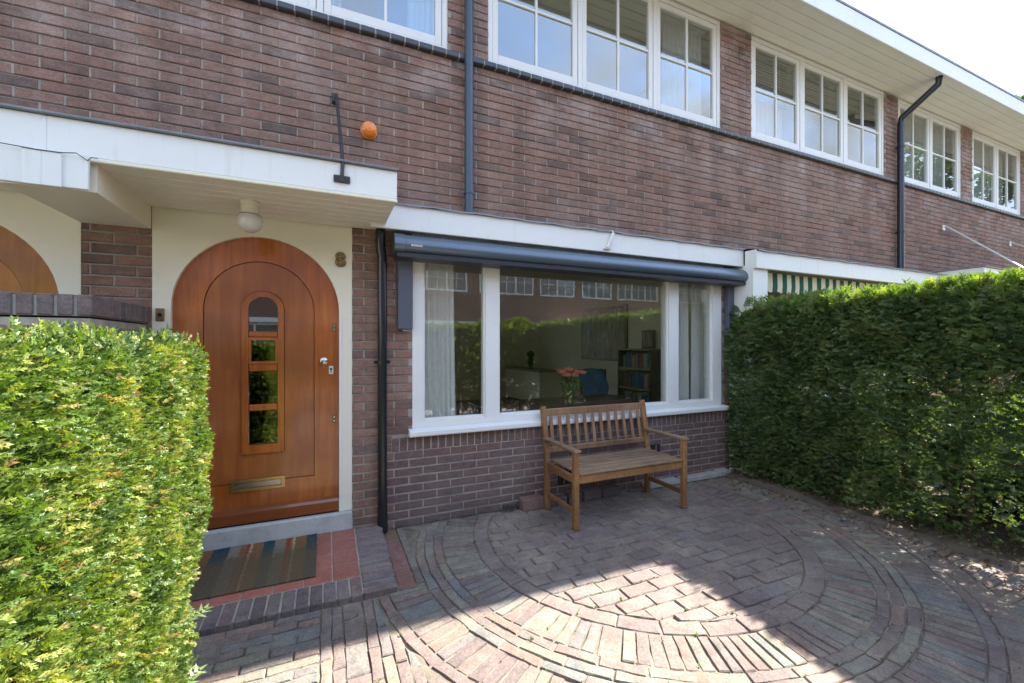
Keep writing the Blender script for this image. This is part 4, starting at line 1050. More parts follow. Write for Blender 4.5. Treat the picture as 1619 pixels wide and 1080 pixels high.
# loose bricks, concrete strip, vents and gutter leaves at the foot of the wall
for i, (x, w, h_, d, a, mt, lab) in enumerate([(1.60, 0.20, 0.10, 0.09, 0.02, 'red_brick', 'reddish loose brick on edge against the wall left of the bench leg'),
        (1.83, 0.20, 0.07, 0.09, 0.03, 'kerb_brick', 'dark loose brick lying behind the left bench leg'), (2.02, 0.13, 0.085, 0.09, -0.03, 'kerb_brick', 'short upright loose brick under the middle of the bench'),
        (2.20, 0.19, 0.085, 0.09, 0.02, 'kerb_brick', 'long dark loose brick under the middle of the bench'), (2.40, 0.19, 0.08, 0.09, -0.02, 'kerb_brick', 'loose brick under the bench nearest its right rear leg')]):
    m = MB().box(-w / 2, w / 2, -d / 2, d / 2, 0, h_, 0.006); mt_ = Matrix.Rotation(a, 4, 'Z'); m.v = [tuple(mt_ @ Vector(v) + Vector((x, -0.07, 0))) for v in m.v]
    o = m.build('loose_brick', mt); tag(o, lab, 'brick', 'loose bricks at the foot of the wall')
for x, w, lab in ((3.05, 0.42, 'pale concrete strip at the wall foot, its left piece right of the bench'), (3.55, 0.50, 'pale concrete strip at the wall foot, its middle piece'), (3.90, 0.17, 'short worn concrete block at the wall foot beside the hedge')):
    m = MB().box(x - w / 2, x + w / 2, -0.10, -0.004, 0, 0.05 if w > .2 else 0.058, 0.009)
    for i, v in enumerate(m.v): m.v[i] = (v[0], v[1] + random.uniform(-.003, .003), v[2] + random.uniform(-.003, .003))
    o = m.build('concrete_block', 'concrete'); tag(o, lab, 'concrete block', 'concrete pieces at the foot of the wall')
for x, z, lab in ((2.0, 0.14, 'black slotted air vent in the brickwork behind the left of the bench'), (2.98, 0.25, 'black slotted air vent in the brickwork right of the bench')):
    t = thing('air_vent', lab, 'vent', (x, -0.004, z), 'air vents low in the brick wall')
    MB().box(x - 0.10, x + 0.10, -0.0035, 0.003, z, z + 0.15).build('vent_back', 'black', t)
    for k in range(5): MB().box(x - 0.094 + k * 0.043, x - 0.070 + k * 0.043, -0.010, -0.004, z + 0.004, z + 0.146, 0.003).build('vent_bar', 'brick_low' if k % 2 else 'iron', t)
t = thing('iron_scraps', 'small pile of bent black iron scraps at the wall left of the bench', 'scrap iron', (1.42, -0.05, 0))
for k in range(5):
    x = 1.33 + k * 0.035; MB().tube([(x, -0.06, 0.008), (x + 0.03, -0.03, 0.05 - 0.004 * k), (x + 0.055, -0.05, 0.015 + .01 * (k % 2))], 0.006, 6).build('iron_piece', 'iron', t)

# ================================================================ bench
bn = thing('garden_bench', 'oiled wooden two-seat slatted bench in front of the bay window', 'bench', (2.25, -0.36, 0))
bx0, bx1 = 1.695, 2.825; yf, yb = -0.605, -0.115; LG = 0.045
def bar(name, mt, p0, p1, w, d, par=bn, bev=0.005):   # bar from p0 to p1 with section w (x-ish) by d
    p0, p1 = Vector(p0), Vector(p1); dr = (p1 - p0); ln = dr.length; m = MB().box(-w / 2, w / 2, -d / 2, d / 2, 0, ln, bev)
    z = dr.normalized(); x = Vector((1, 0, 0)) if abs(z.x) < 0.9 else Vector((0, 1, 0)); x = (x - z * x.dot(z)).normalized(); y = z.cross(x)
    R = Matrix((x, y, z)).transposed(); m.v = [tuple(R @ Vector(v) + p0) for v in m.v]
    return m.build(name, mt, par)
for x in (bx0 + LG / 2, bx1 - LG / 2):
    bar('leg', 'bench', (x, yf + .022, 0.002), (x, yf + .022, 0.585), LG, 0.045)
    bar('rear_leg', 'bench', (x, yb - .020, 0.002), (x, yb - .020, 0.43), LG, 0.05)
    bar('back_post', 'bench', (x, yb - .020, 0.428), (x, yb + 0.058, 0.865), LG, 0.042)
    bar('armrest', 'bench_seat', (x, yf - 0.015, 0.595), (x, yb + 0.005, 0.595), 0.062, 0.022)
    bar('side_rail', 'bench', (x, yf + 0.045, 0.375), (x, yb - 0.045, 0.375), 0.026, 0.06)
    bar('stretcher', 'bench', (x, yf + 0.045, 0.135), (x, yb - 0.045, 0.135), 0.022, 0.040)
bar('front_rail', 'bench', (bx0 + LG, yf + 0.026, 0.375), (bx1 - LG, yf + 0.026, 0.375), 0.024, 0.062)
bar('back_rail', 'bench', (bx0 + LG, yb - 0.03, 0.36), (bx1 - LG, yb - 0.03, 0.36), 0.024, 0.055)
for k in range(6):
    y = yf + 0.028 + k * 0.0755; bar('seat_slat', 'bench_seat', (bx0 + 0.048, y, 0.419), (bx1 - 0.048, y, 0.419), 0.055, 0.018, bev=0.004)
bt = lambda z: yb - 0.020 + 0.078 * (z - 0.428) / 0.437
bar('top_rail', 'bench_back', (bx0 + LG - .002, bt(0.81), 0.812), (bx1 - LG + .002, bt(0.81), 0.812), 0.026, 0.062)
bar('lower_rail', 'bench_back', (bx0 + LG - .002, bt(0.50), 0.50), (bx1 - LG + .002, bt(0.50), 0.50), 0.024, 0.05)
for k in range(12):
    x = bx0 + LG + 0.045 + k * (bx1 - bx0 - 2 * LG - 0.09) / 11; bar('back_slat', 'bench_back', (x, bt(0.527), 0.527), (x, bt(0.778), 0.779), 0.032, 0.012, bev=0.003)

# ================================================================ room contents
t = thing('dining_table', 'dark wooden table just inside the bay window', 'table', (2.35, 0.85, 0.21))
MB().box(1.45, 3.30, 0.32, 1.25, 0.725, 0.755, 0.005).build('table_top', 'dark_wood', t)
for x in (1.53, 3.22):
    for y in (0.4, 1.17): MB().box(x - .035, x + .035, y - .035, y + .035, 0.21, 0.724, 0.004).build('leg', 'dark_wood', t)
vx, vy = 2.33, 0.47
t = thing('flower_vase', 'clear glass vase of water on the table behind the bay window', 'vase', (vx, vy, 0.756))
o = MB().lathe((vx, vy, 0.756), [(0.050, 0), (0.052, 0.01), (0.046, 0.08), (0.048, 0.15), (0.062, 0.22), (0.058, 0.22), (0.043, 0.15), (0.041, 0.08), (0.044, 0.02), (0.003, 0.018)], 24).build('vase_body', 'glass_vase', t); auto_smooth(o)
bq = thing('roses', 'bunch of coral red roses standing in the glass vase', 'flowers', (vx, vy, 0.80))
heads = [(-0.12, 0.0, 0.385), (-0.075, -.03, 0.35), (-0.01, 0.02, 0.40), (0.02, -0.02, 0.345), (0.075, 0.02, 0.375), (0.125, -0.01, 0.37), (-0.05, 0.04, 0.40)]
Pl = []; Dl = []
for i, (dx, dy, dz) in enumerate(heads):
    tip = Vector((vx + dx, vy + dy, 0.72 + dz)); base = Vector((vx - dx * 0.2, vy - dy * .2, 0.785)); mid = (tip + base) / 2 + Vector((-dx * 0.2, 0, 0.03))
    MB().tube([base, mid, tip], 0.0032, 6).build('stem', 'stem', bq)
    m = MB()
    for lay in range(3):
        npet = 4 + lay; rr = 0.015 + 0.011 * lay
        for q in range(npet):
            a = 2 * PI * q / npet + lay * 0.6; ca, sa = math.cos(a), math.sin(a); ta, tb = -sa, ca; wd = rr * 0.85
            top = 0.042 - 0.004 * lay; c = lambda r_, h_, w_: (tip.x + ca * r_ + ta * w_, tip.y + sa * r_ + tb * w_, tip.z + h_)
            m.add([c(.004, 0, 0), c(rr * 1.0, 0.014, -wd), c(rr * 1.0, 0.014, wd), c(rr * 0.95 + 0.004 * lay, top, -wd * .8), c(rr * 0.95 + 0.004 * lay, top, wd * .8), c(rr * 1.1 + 0.006 * lay, top + 0.004, 0)], [(0, 1, 2), (1, 3, 4, 2), (3, 5, 4)])
    m.build('rose_head', 'rose', bq, fix=False)
    for q in range(6):
        u = 0.42 + 0.09 * q; p = base.lerp(tip, u); Pl.append(tuple(p)); a = random.random() * 6.3; Dl.append((math.cos(a), math.sin(a), random.uniform(-.5, .3)))
cloud('leaves', 'leaf', bq, np.array(Pl), np.array(Dl), rng.uniform(0.06, 0.10, len(Pl)), leaf_template(3, 0.4))
# chair with blue garment
t = thing('dining_chair', 'dark dining chair beyond the table in the front room', 'chair', (3.52, 1.55, 0.21))
for x in (3.30, 3.70):
    MB().box(x - .02, x + .02, 1.35, 1.39, 0.21, 0.66).build('leg', 'dark_wood', t); MB().box(x - .02, x + .02, 1.76, 1.80, 0.21, 1.05).build('rear_leg', 'dark_wood', t)
MB().box(3.28, 3.72, 1.33, 1.81, 0.661, 0.70, .01).build('seat', 'dark_wood', t); MB().box(3.321, 3.679, 1.77, 1.79, 0.82, 1.06, .01).build('backrest', 'dark_wood', t)
m = MB(); vs = []; fs = []
for i in range(13):
    for j in range(9):
        u = i / 12; v = j / 8; yy = 1.74 - 0.035 * math.sin(v * 3) + 0.014 * math.sin(u * 11 + v * 3) if v < .9 else 1.80
        vs.append((3.26 + 0.42 * u + 0.10 * (1 - v) * 0 + 0.02 * math.sin(v * 6), yy - 0.05 * (1 - v), 0.70 + 0.375 * v - 0.05 * abs(u - .5) * (v)))
for i in range(12):
    for j in range(8): a = i * 9 + j; fs.append((a, a + 9, a + 10, a + 1))
m.add(vs, fs); o = m.build('garment', 'blue_cloth', fix=False); auto_smooth(o, 80); tag(o, 'blue garment hung over the back of the dining chair indoors', 'garment')
# side wall: painting, bookcase, sideboard
pt = thing('painting', 'framed dark abstract painting on the side wall of the front room', 'painting', (4.03, 2.3, 1.16))
MB().box(4.035, 4.058, 1.69, 2.90, 1.16, 2.0).build('frame', 'dark_wood', pt); MB().box(4.028, 4.034, 1.73, 2.86, 1.20, 1.96).build('canvas', 'painting', pt)
bc = thing('bookcase', 'dark open bookcase against the side wall of the front room', 'bookcase', (3.92, 1.3, 0.21))
for y in (0.93, 1.58): MB().box(3.80, 4.05, y, y + 0.02, 0.211, 1.34).build('side_panel', 'dark_wood', bc)
sh = [0.24, 0.52, 0.80, 1.07, 1.33]
for z in sh: MB().box(3.80, 4.05, 0.951, 1.579, z, z + 0.022).build('shelf', 'shelf_wood', bc)
MB().box(4.03, 4.049, 0.952, 1.578, 0.27, 1.32).build('back_panel', 'dark', bc)
for z, shn in zip(sh[:4], ('bottom', 'second lowest', 'second highest', 'top')):
    y = 0.965
    while y < 1.54:
        w = random.uniform(0.022, 0.05); hh = random.uniform(0.17, 0.225)
        o = MB().box(3.84 + random.uniform(0, .03), 4.02, y, y + w, z + 0.023, z + 0.022 + hh, 0.002).build('book', 'book')
        tag(o, 'book standing upright on the ' + shn + ' shelf of the dark bookcase indoors', 'book', 'books in the bookcase'); y += w + 0.003
t = thing('picture_frame', 'small framed picture standing on top of the dark bookcase', 'picture frame', (3.95, 1.15, 1.353))
MB().box(3.94, 3.96, 1.02, 1.26, 1.354, 1.60).build('frame', 'dark_wood', t); MB().box(3.936, 3.9395, 1.05, 1.23, 1.385, 1.57).build('picture', 'painting', t)
t = thing('sideboard', 'cream sideboard at the back of the front room', 'sideboard', (3.8, 4.4, 0.21))
MB().box(3.55, 4.05, 3.55, 5.2, 0.90, 0.93, .004).build('top', 'shelf_wood', t)
MB().box(3.58, 4.05, 3.58, 5.17, 0.30, 0.899).build('carcass', 'plaster', t)
for x, y in ((3.6, 3.6), (3.6, 5.15), (4.03, 3.6), (4.03, 5.15)): MB().box(x - .02, x + .02, y - .02, y + .02, 0.21, 0.299).build('leg', 'dark_wood', t)
t = thing('sideboard_ornament', 'dark ornament on top of the cream sideboard', 'ornament', (3.75, 4.3, 0.931))  # plain dark ornament, gives no light
MB().lathe((3.75, 4.3, 0.931), [(0.07, 0), (0.03, 0.03), (0.08, 0.13), (0.05, 0.22), (0.09, 0.3), (0.03, 0.36)], 14).build('ornament_body', 'dark', t)

def curtain(x0, x1, y, z0, z1, label, folds=9, amp=0.022, flare=0.0, mt='curtain', grp='curtains behind the windows'):
    m = MB(); n = folds * 8; rows = 6; vs = []; fs = []
    ph = random.random() * 6
    for j in range(rows + 1):
        v = j / rows
        for i in range(n + 1):
            u = i / n; xx = x0 + (x1 - x0) * u * (1 + flare * (1 - v)); vs.append((xx + 0.006 * math.sin(u * 40 + v), y + amp * (0.6 + 0.4 * (1 - v)) * (math.sin(u * folds * 2 * PI + ph + 0.3 * math.sin(v * 3)) + 0.35 * math.sin(u * folds * 4.4 * PI)), z0 + (z1 - z0) * v))
    for j in range(rows):
        for i in range(n): a = j * (n + 1) + i; fs.append((a, a + 1, a + n + 2, a + n + 1))
    m.add(vs, fs); o = m.build('curtain', mt, fix=False); o.data.shade_smooth(); tag(o, label, 'curtain', grp); return o
curtain(0.70, 0.985, 0.18, 0.55, 2.24, 'pale linen curtain drawn at the left end of the bay window', 7, 0.018, 0.08)
curtain(3.30, 3.66, 0.20, 0.55, 2.24, 'pale linen curtain behind the right mullion of the bay window', 8, 0.02, 0.0)
curtain(3.74, 3.98, 0.22, 0.55, 2.24, 'pale linen curtain at the far right end of the bay window', 6, 0.02, 0.0)
curtain(0.60, 0.82, 0.20, 3.76, 4.9, 'sheer curtain at the right edge of the upstairs window above the canopy', 5)
curtain(-0.05, 0.10, 0.20, 3.76, 4.9, 'sheer curtain in the middle of the upstairs window above the canopy', 4)
curtain(3.30, 3.86, 0.20, 3.76, 4.9, 'sheer curtain at the right end of the upstairs window above the bench', 9)
curtain(4.56, 5.25, 0.20, 3.76, 4.9, 'sheer curtain at the left of the third upstairs window group', 9)
curtain(7.75, 9.30, 0.20, 3.76, 4.9, 'sheer curtain across the upstairs window right of the dark drainpipe', 14)
curtain(10.1, 11.5, 0.20, 3.76, 4.9, 'sheer curtain in the last upstairs window on the right', 12)
def blind(x0, x1, z0, z1, y, label):
    t = thing('venetian_blind', label, 'blind', ((x0 + x1) / 2, y, z1), 'slatted blinds in the third window group')
    MB().box(x0, x1, y - .02, y + .02, z1, z1 + 0.03).build('head_rail', 'blind', t); z = z1 - 0.02
    while z > z0:
        m = MB().box(x0, x1, -0.018, 0.018, -0.001, 0.001); R = Matrix.Rotation(0.6, 4, 'X'); m.v = [tuple(R @ Vector(v) + Vector((0, y, z))) for v in m.v]; m.build('slat', 'blind', t); z -= 0.034
blind(5.40, 6.14, 3.9, 4.85, 0.16, 'half closed slatted blind in the middle casement of the third window group')
blind(4.55, 5.28, 4.35, 4.85, 0.16, 'raised slatted blind in the left casement of the third window group')
blind(6.30, 7.02, 4.35, 4.85, 0.16, 'raised slatted blind in the right casement of the third window group')

# ================================================================ neighbour's valance and white rods
va = thing('awning_valance', 'rolled awning with scalloped green and cream striped valance above the hedge', 'awning', (6.0, -0.2, 2.1))
n = 4 * 15; vs = []; fs = []
for i in range(n + 1):
    x = 4.40 + 3.6 * i / n; sc2 = abs(math.sin(PI * (x - 4.40) / 0.155)); yv = -0.205 + 0.006 * math.sin(x * 9)
    vs += [(x, yv, 2.19), (x, yv - 0.004, 2.05), (x, yv + .002, 2.005 - 0.030 * sc2), (x, yv + 0.004, 2.005 - 0.030 * sc2), (x, yv + .002, 2.05), (x, yv + 0.006, 2.19)]
for i in range(n):
    for k in range(5): a = i * 6 + k; fs.append((a, a + 6, a + 7, a + 1))
m = MB().add(vs, fs); m.build('valance', 'valance', va, fix=False)
o = MB().tube([(4.36, -0.13, 2.16), (8.0, -0.13, 2.16)], 0.05, 14).build('awning_roll', 'blind', va); auto_smooth(o)
for (p0, p1, lab) in (((8.75, -0.01, 3.22), (8.20, -1.0, 2.36), 'thin white rod slanting out from the brick wall above the hedge'), ((11.10, -0.01, 3.20), (10.3, -1.2, 2.4), 'second thin white rod at the right picture edge')):
    t = thing('awning_rod', lab, 'rod', p0, 'white rods on the far brick wall')
    d = Vector(p1) - Vector(p0)
    o = MB().tube([Vector(p0), Vector(p0) + Vector((-0.0, -0.03, 0.02)), Vector(p1) + d * 0.5], 0.011, 8).build('rod', 'pvc', t); auto_smooth(o, 70)
    MB().box(p0[0] - .03, p0[0] + .03, -0.02, -0.001, p0[2] - .04, p0[2] + .04, .003).build('wall_plate', 'pvc', t)

# ================================================================ hedges
def trunk_set(par, xs_, h, r0=0.022, br=9, xr=0.22):
    for (x, y) in xs_:
        m = MB(); lx, ly = random.uniform(-.04, .04), random.uniform(-.04, .04)
        m.tube([(x, y, -0.03), (x + lx * .5, y + ly * .5, h * 0.35), (x + lx, y + ly, h * 0.8)], [r0, r0 * .8, r0 * .35], 7)
        m.build('trunk', 'bark', par)
        m = MB()
        for k in range(br):
            z = random.uniform(0.1, 0.8) * h; u = z / (h * 0.8); a = random.uniform(0, 2 * PI); l = random.uniform(0.12, 0.34)
            p0 = Vector((x + lx * u, y + ly * u, z)); p1 = p0 + Vector((math.cos(a) * min(l, xr), math.sin(a) * l, l * 0.55)); pm = (p0 + p1) / 2 - Vector((0, 0, 0.03))
            m.tube([p0, pm, p1], [r0 * .35, r0 * .22, r0 * .08], 5, cap=False)
            for q in range(3):
                p2 = p0.lerp(p1, random.uniform(.4, .9)); p3 = p2 + Vector((random.gauss(0, .07), random.gauss(0, .07), random.uniform(-.01, .09))); m.tube([p2, p3], [r0 * .12, r0 * .05], 4, cap=False)
        m.build('branches', 'bark', par, kind='stuff', fix=False)
def lump(a, b, s=1.0):
    return 0.5 * (np.sin(a * 7.1 * s + 1.3 * np.sin(b * 5.2 * s)) + np.sin(b * 8.3 * s + 1.7 * np.sin(a * 4.4 * s + 2))) 

# left hedge (sunlit, close)
hl = thing('yew_hedge', 'sunlit clipped yew hedge in the left foreground beside the doorstep', 'hedge', (-0.9, -2.6, 0), 'clipped yew hedges')
LX0, LX1, LY0, LY1, LZ = -1.38, -0.438, -4.1, -1.20, 1.405
def left_face(n, depth, size, tm, mat, lo=0.0, near=True, smin=.75, rbias=0):
    # right face
    y = LY1 - (LY1 - LY0) * rng.random(n) ** 1.9 ; z = rng.uniform(0.06, LZ - 0.02, n)
    L_ = lump(y, z); dep = lo + depth * rng.random(n) ** 1.3
    taper = -0.075 * (1 - z / LZ) ** 1.3
    rc = np.clip((z - (LZ - 0.09)) / 0.09, 0, 1) ** 2 * 0.06; ry = np.clip((y - (LY1 - 0.12)) / 0.12, 0, 1) ** 2 * 0.07
    x = LX1 + taper + 0.022 * L_ + 0.016 * lump(y * 3.1 + 1, z * 3.1) - dep - rc - ry
    P1 = np.c_[x, y, z]; D1 = np.c_[np.full(n, 1.0), rng.normal(0, .55, n), rng.normal(.25, .55, n)]
    # top
    k = n // 7; xt = rng.uniform(LX0, LX1 - .03, k); yt = LY1 - (LY1 - LY0) * rng.random(k); P2 = np.c_[xt, yt, LZ + 0.02 * lump(xt, yt, 1.3) - lo - depth * rng.random(k) ** 1.3]; D2 = np.c_[rng.normal(0, .6, k), rng.normal(0, .6, k), np.full(k, 1.0)]
    # end towards the house
    q = n // 7; xe_ = rng.uniform(LX0, LX1 - .06, q); ze = rng.uniform(.05, LZ, q); P3 = np.c_[xe_, LY1 + 0.02 * lump(xe_, ze) - lo - depth * rng.random(q) - np.clip((xe_ - (LX1 - .14)) / .14, 0, 1) ** 2 * 0.06, ze]; D3 = np.c_[rng.normal(0.1, .5, q), np.full(q, 1.0), rng.normal(.2, .5, q)]
    P = np.r_[P1, P2, P3]; D = np.r_[D1, D2, D3]; m_ = len(P)
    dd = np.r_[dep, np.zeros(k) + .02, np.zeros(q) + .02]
    rv = np.clip(0.55 + 0.28 * lump(P[:, 1] * 2.6, P[:, 2] * 2.6 + 4) + rng.normal(0, 0.21, m_) - 5.5 * dd + rbias, 0, 0.93); br_ = rng.random(m_) < 0.035; rv[br_] = rng.uniform(.94, 1, br_.sum())  # deeper sprigs get darker tints: shade of the gaps put into colour
    cloud('foliage', mat, hl, P, D, rng.uniform(smin, 1.25, m_) * size, tm, rv)
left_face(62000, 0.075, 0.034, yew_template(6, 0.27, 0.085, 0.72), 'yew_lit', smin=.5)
left_face(9000, 0.10, 0.050, yew_template(7, 0.28, 0.06), 'yew_lit', lo=0.04, rbias=-.35)  # inner layer tinted darker, painting the shade inside the hedge
left_face(6000, 0.22, 0.085, yew_template(6, 0.36, 0.07), 'yew_dark', lo=0.10)  # deep layer in darker green, painted shade between the outer sprigs
trunk_set(hl, [(-0.9 + random.uniform(-.08, .08), y) for y in (-1.5, -1.95, -2.4, -2.85, -3.3, -3.75)], LZ, 0.022, 10)

# right hedge (backlit, gappy low down)
hr = thing('yew_hedge', 'tall dark backlit yew hedge on the right with gaps showing the garden behind', 'hedge', (4.35, -2.2, 0), 'clipped yew hedges')
RX0, RX1, RY0, RY1, RZ = 3.99, 4.60, -4.35, -0.03, 1.80
def rnd_face(n, side, depth, size, tm, gap=True, thin=0.0):
    y = rng.uniform(RY0, RY1, n); z = rng.uniform(0.05, RZ, n) ; s = 1 if side == 0 else -1
    if gap:
        gx = 0.5 + 0.5 * lump(y * 0.9 + 2, z * 0.8, 0.9); low = np.clip((1.55 - z) / 1.2, 0, 1) * np.clip((-y - 0.6) / 1.6, 0, 1)
        keep = rng.random(n) > (gx ** .9 * 0.96 * low + thin * low); keep &= ~((z < 0.10) & (rng.random(n) < 0.6))
        y, z = y[keep], z[keep]
    n = len(y); L_ = lump(y, z, .8); dep = depth * rng.random(n) ** 1.4
    rz_ = np.clip((z - (RZ - .25)) / .25, 0, 1) ** 2 * .12; ry_ = np.clip((y - (RY1 - .1)) / .1, 0, 1) ** 2 * .05
    bt_ = -0.08 * np.clip((0.4 - z) / 0.4, 0, 1)
    x0 = RX0 if side == 0 else RX1
    x = x0 + s * (-0.0 + dep + rz_ + ry_ + 0.04 * L_ - bt_ * 0)
    z2 = z + 0.05 * np.sin(y * 2.1) * np.clip((z - 1.4), 0, 1)
    P = np.c_[x, y, z2]; D = np.c_[np.full(n, -s * 0.75), rng.normal(0, .9, n), rng.normal(0.12, .35, n)]
    rv = np.clip(0.42 + 0.2 * lump(y * 1.7, z * 1.7 + 3) + rng.normal(0, .2, n) - dep * 1.2, 0, .92); b_ = rng.random(n) < .03; rv[b_] = rng.uniform(.95, 1, b_.sum())  # tint darkens with depth: inner hedge shade put into the colour
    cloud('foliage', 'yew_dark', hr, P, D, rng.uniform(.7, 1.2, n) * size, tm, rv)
tmr = yew_template(6, 0.46, 0.075)
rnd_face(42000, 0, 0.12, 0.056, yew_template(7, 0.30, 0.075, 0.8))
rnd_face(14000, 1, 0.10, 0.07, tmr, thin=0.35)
# inside, thinner
n = 6500; y = rng.uniform(RY0, RY1, n); z = rng.uniform(.1, RZ, n); low = np.clip((1.6 - z) / 1.2, 0, 1) * np.clip((-y - .3) / 1.4, 0, 1); kp = rng.random(n) > 0.97 * low ** .7; y, z = y[kp], z[kp]; n = len(y)
cloud('foliage', 'yew_dark', hr, np.c_[rng.uniform(RX0 + .08, RX1 - .08, n), y, z], rng.normal(0, 1, (n, 3)), rng.uniform(.07, .12, n), tmr)
n = 5000; cloud('foliage', 'yew_dark', hr, np.c_[rng.uniform(RX0 + .04, RX1 - .04, n), rng.uniform(RY0, RY1 - .05, n), RZ - 0.03 - 0.55 * rng.random(n) ** 1.6], rng.normal(0, 1, (n, 3)), rng.uniform(.07, .11, n), yew_template(5, .5, .14))
# top shoots
n = 8000; x = rng.uniform(RX0 + .03, RX1, n); y = rng.uniform(RY0, RY1, n)
tz = RZ + 0.02 * lump(x * 2, y * 1.2) + 0.05 * np.sin(y * 2.1) * 0.5 - 0.10 * (1 - np.clip((x - RX0) / .12, 0, 1)) ** 2 - 0.18 * np.clip((y - (RY1 - .45)) / .45, 0, 1) ** 2
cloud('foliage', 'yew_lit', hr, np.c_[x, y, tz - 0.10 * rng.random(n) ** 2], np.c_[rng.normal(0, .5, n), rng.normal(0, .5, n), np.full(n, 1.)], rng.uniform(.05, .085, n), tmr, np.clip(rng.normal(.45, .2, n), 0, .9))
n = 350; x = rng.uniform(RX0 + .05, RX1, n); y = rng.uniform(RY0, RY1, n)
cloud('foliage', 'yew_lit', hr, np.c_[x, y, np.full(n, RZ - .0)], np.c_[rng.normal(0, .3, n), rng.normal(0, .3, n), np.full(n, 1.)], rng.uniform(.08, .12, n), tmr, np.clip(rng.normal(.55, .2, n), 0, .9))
trunk_set(hr, [(4.36 + random.uniform(-.05, .05), -0.5 - 0.44 * k) for k in range(9)], RZ, 0.036, 26, 0.27)
# street hedge, seen as a reflection in the bay window
hs = thing('yew_hedge', 'clipped garden hedge along the street, mirrored in the bay window', 'hedge', (3.2, -4.6, 0), 'clipped yew hedges')
n = 9000; x = rng.uniform(1.7, 4.7, n); z = rng.uniform(.1, 1.78, n); f_ = rng.random(n)
cloud('foliage', 'yew_dark', hs, np.c_[x, np.where(f_ < .6, -4.38, -4.85) + rng.normal(0, .04, n), z], np.c_[rng.normal(0, .5, n), np.where(f_ < .6, 1., -1.), rng.normal(0.2, .5, n)], rng.uniform(.08, .13, n), tmr)
n = 2500; cloud('foliage', 'yew_lit', hs, np.c_[(xq := rng.uniform(1.7, 4.7, n)), rng.uniform(-4.85, -4.38, n), 1.74 + rng.normal(0, .03, n) + .07 * np.sin(xq * 2.3) + .04 * np.sin(xq * 9)], np.c_[rng.normal(0, .6, n), rng.normal(0, .6, n), np.full(n, 1.)], rng.uniform(.08, .12, n), tmr)
trunk_set(hs, [(1.9 + .45 * k, -4.62) for k in range(7)], 1.7, 0.03, 6)
hb = thing('yew_hedge', 'back garden hedge behind the house, seen through the rear window', 'hedge', (2, 11.5, 0), 'clipped yew hedges')
MB().box(-1.1, 8.0, 11.45, 12.1, -0.05, 1.95).build('hedge_core', 'bark', hb)
n = 6000; P = np.c_[rng.uniform(-1.2, 8.1, n), rng.normal(11.38, .04, n), rng.uniform(.02, 2.05, n)]
cloud('foliage', 'yew_dark', hb, P, np.c_[rng.normal(0, .7, n), np.full(n, -.8), rng.normal(.2, .5, n)], rng.uniform(.14, .22, n), yew_template(4, .5, .2))
n = 1500; cloud('foliage', 'yew_dark', hb, np.c_[rng.uniform(-1.2, 8.1, n), rng.uniform(11.4, 12.1, n), rng.normal(2.0, .03, n)], np.c_[rng.normal(0, .7, n), rng.normal(0, .7, n), np.full(n, 1.)], rng.uniform(.14, .22, n), yew_template(4, .5, .2))
gt = thing('iron_gate', 'low black iron gate between the street hedge and the left hedge', 'gate', (0.8, -4.55, 0))
for z in (0.15, 0.85): MB().box(0.1, 1.6, -4.57, -4.54, z, z + 0.03).build('gate_rail', 'iron', gt)
for k in range(14): MB().box(0.12 + k * 0.11, 0.14 + k * 0.11, -4.563, -4.547, 0.02, 1.0).build('gate_bar', 'iron', gt)
# neighbour's garden plants seen through the hedge
for i, (x, y, r, h, lab) in enumerate([(5.10, -0.9, 0.38, 0.8, 'leafy green shrub behind the right hedge nearest the house'), (5.15, -1.75, 0.42, 0.95, 'bright green shrub behind the middle of the right hedge'),
        (5.05, -2.55, 0.42, 0.85, 'bright yellow-green shrub showing through the gaps at the right edge'), (5.2, -3.4, 0.45, 1.0, 'leafy shrub behind the right hedge by the street')]):
    t = thing('shrub', lab, 'shrub', (x, y, 0), 'shrubs in the next garden')
    MB().tube([(x, y, -0.03), (x + .02, y, h * .6)], [.02, .008], 6).build('trunk', 'bark', t)
    n = 2200; d = rng.normal(0, 1, (n, 3)); d /= np.linalg.norm(d, axis=1, keepdims=True); q = rng.random(n) ** .4
    P = np.c_[x + d[:, 0] * r * q, y + d[:, 1] * r * q, h * .55 + d[:, 2] * h * .45 * q]; cloud('foliage', 'leaf', t, P, d + np.array([0, 0, .3]), rng.uniform(.09, .15, n), leaf_template(4, .35))
# leaf litter on the soil and a few on the paving
n = 3600; x = np.r_[rng.uniform(3.9, 4.7, n - 900), rng.normal(3.85, 0.14, 900)]; y = rng.uniform(-4.2, -.1, n)
P = np.c_[x, y, np.where(x > 3.93, 0.045, 0.004) + rng.random(n) * .015]
o = cloud('leaf_litter', 'litterleaf', None, P, np.c_[rng.normal(0, 1, n), rng.normal(0, 1, n), rng.normal(0, .15, n)], rng.uniform(.015, .035, n), leaf_template(2, .45)); tag(o, 'dry brown leaf litter on the soil under the right hedge', 'leaf litter')
n = 260; x = rng.uniform(2.2, 3.9, n); y = rng.uniform(-2.6, -.05, n)
o = cloud('leaf_litter', 'litterleaf', None, np.c_[x, y, np.full(n, .004)], np.c_[rng.normal(0, 1, n), rng.normal(0, 1, n), rng.normal(0, .1, n)], rng.uniform(.008, .02, n), leaf_template(1, .5)); tag(o, 'scattered tiny leaf crumbs on the patio paving', 'leaf litter')

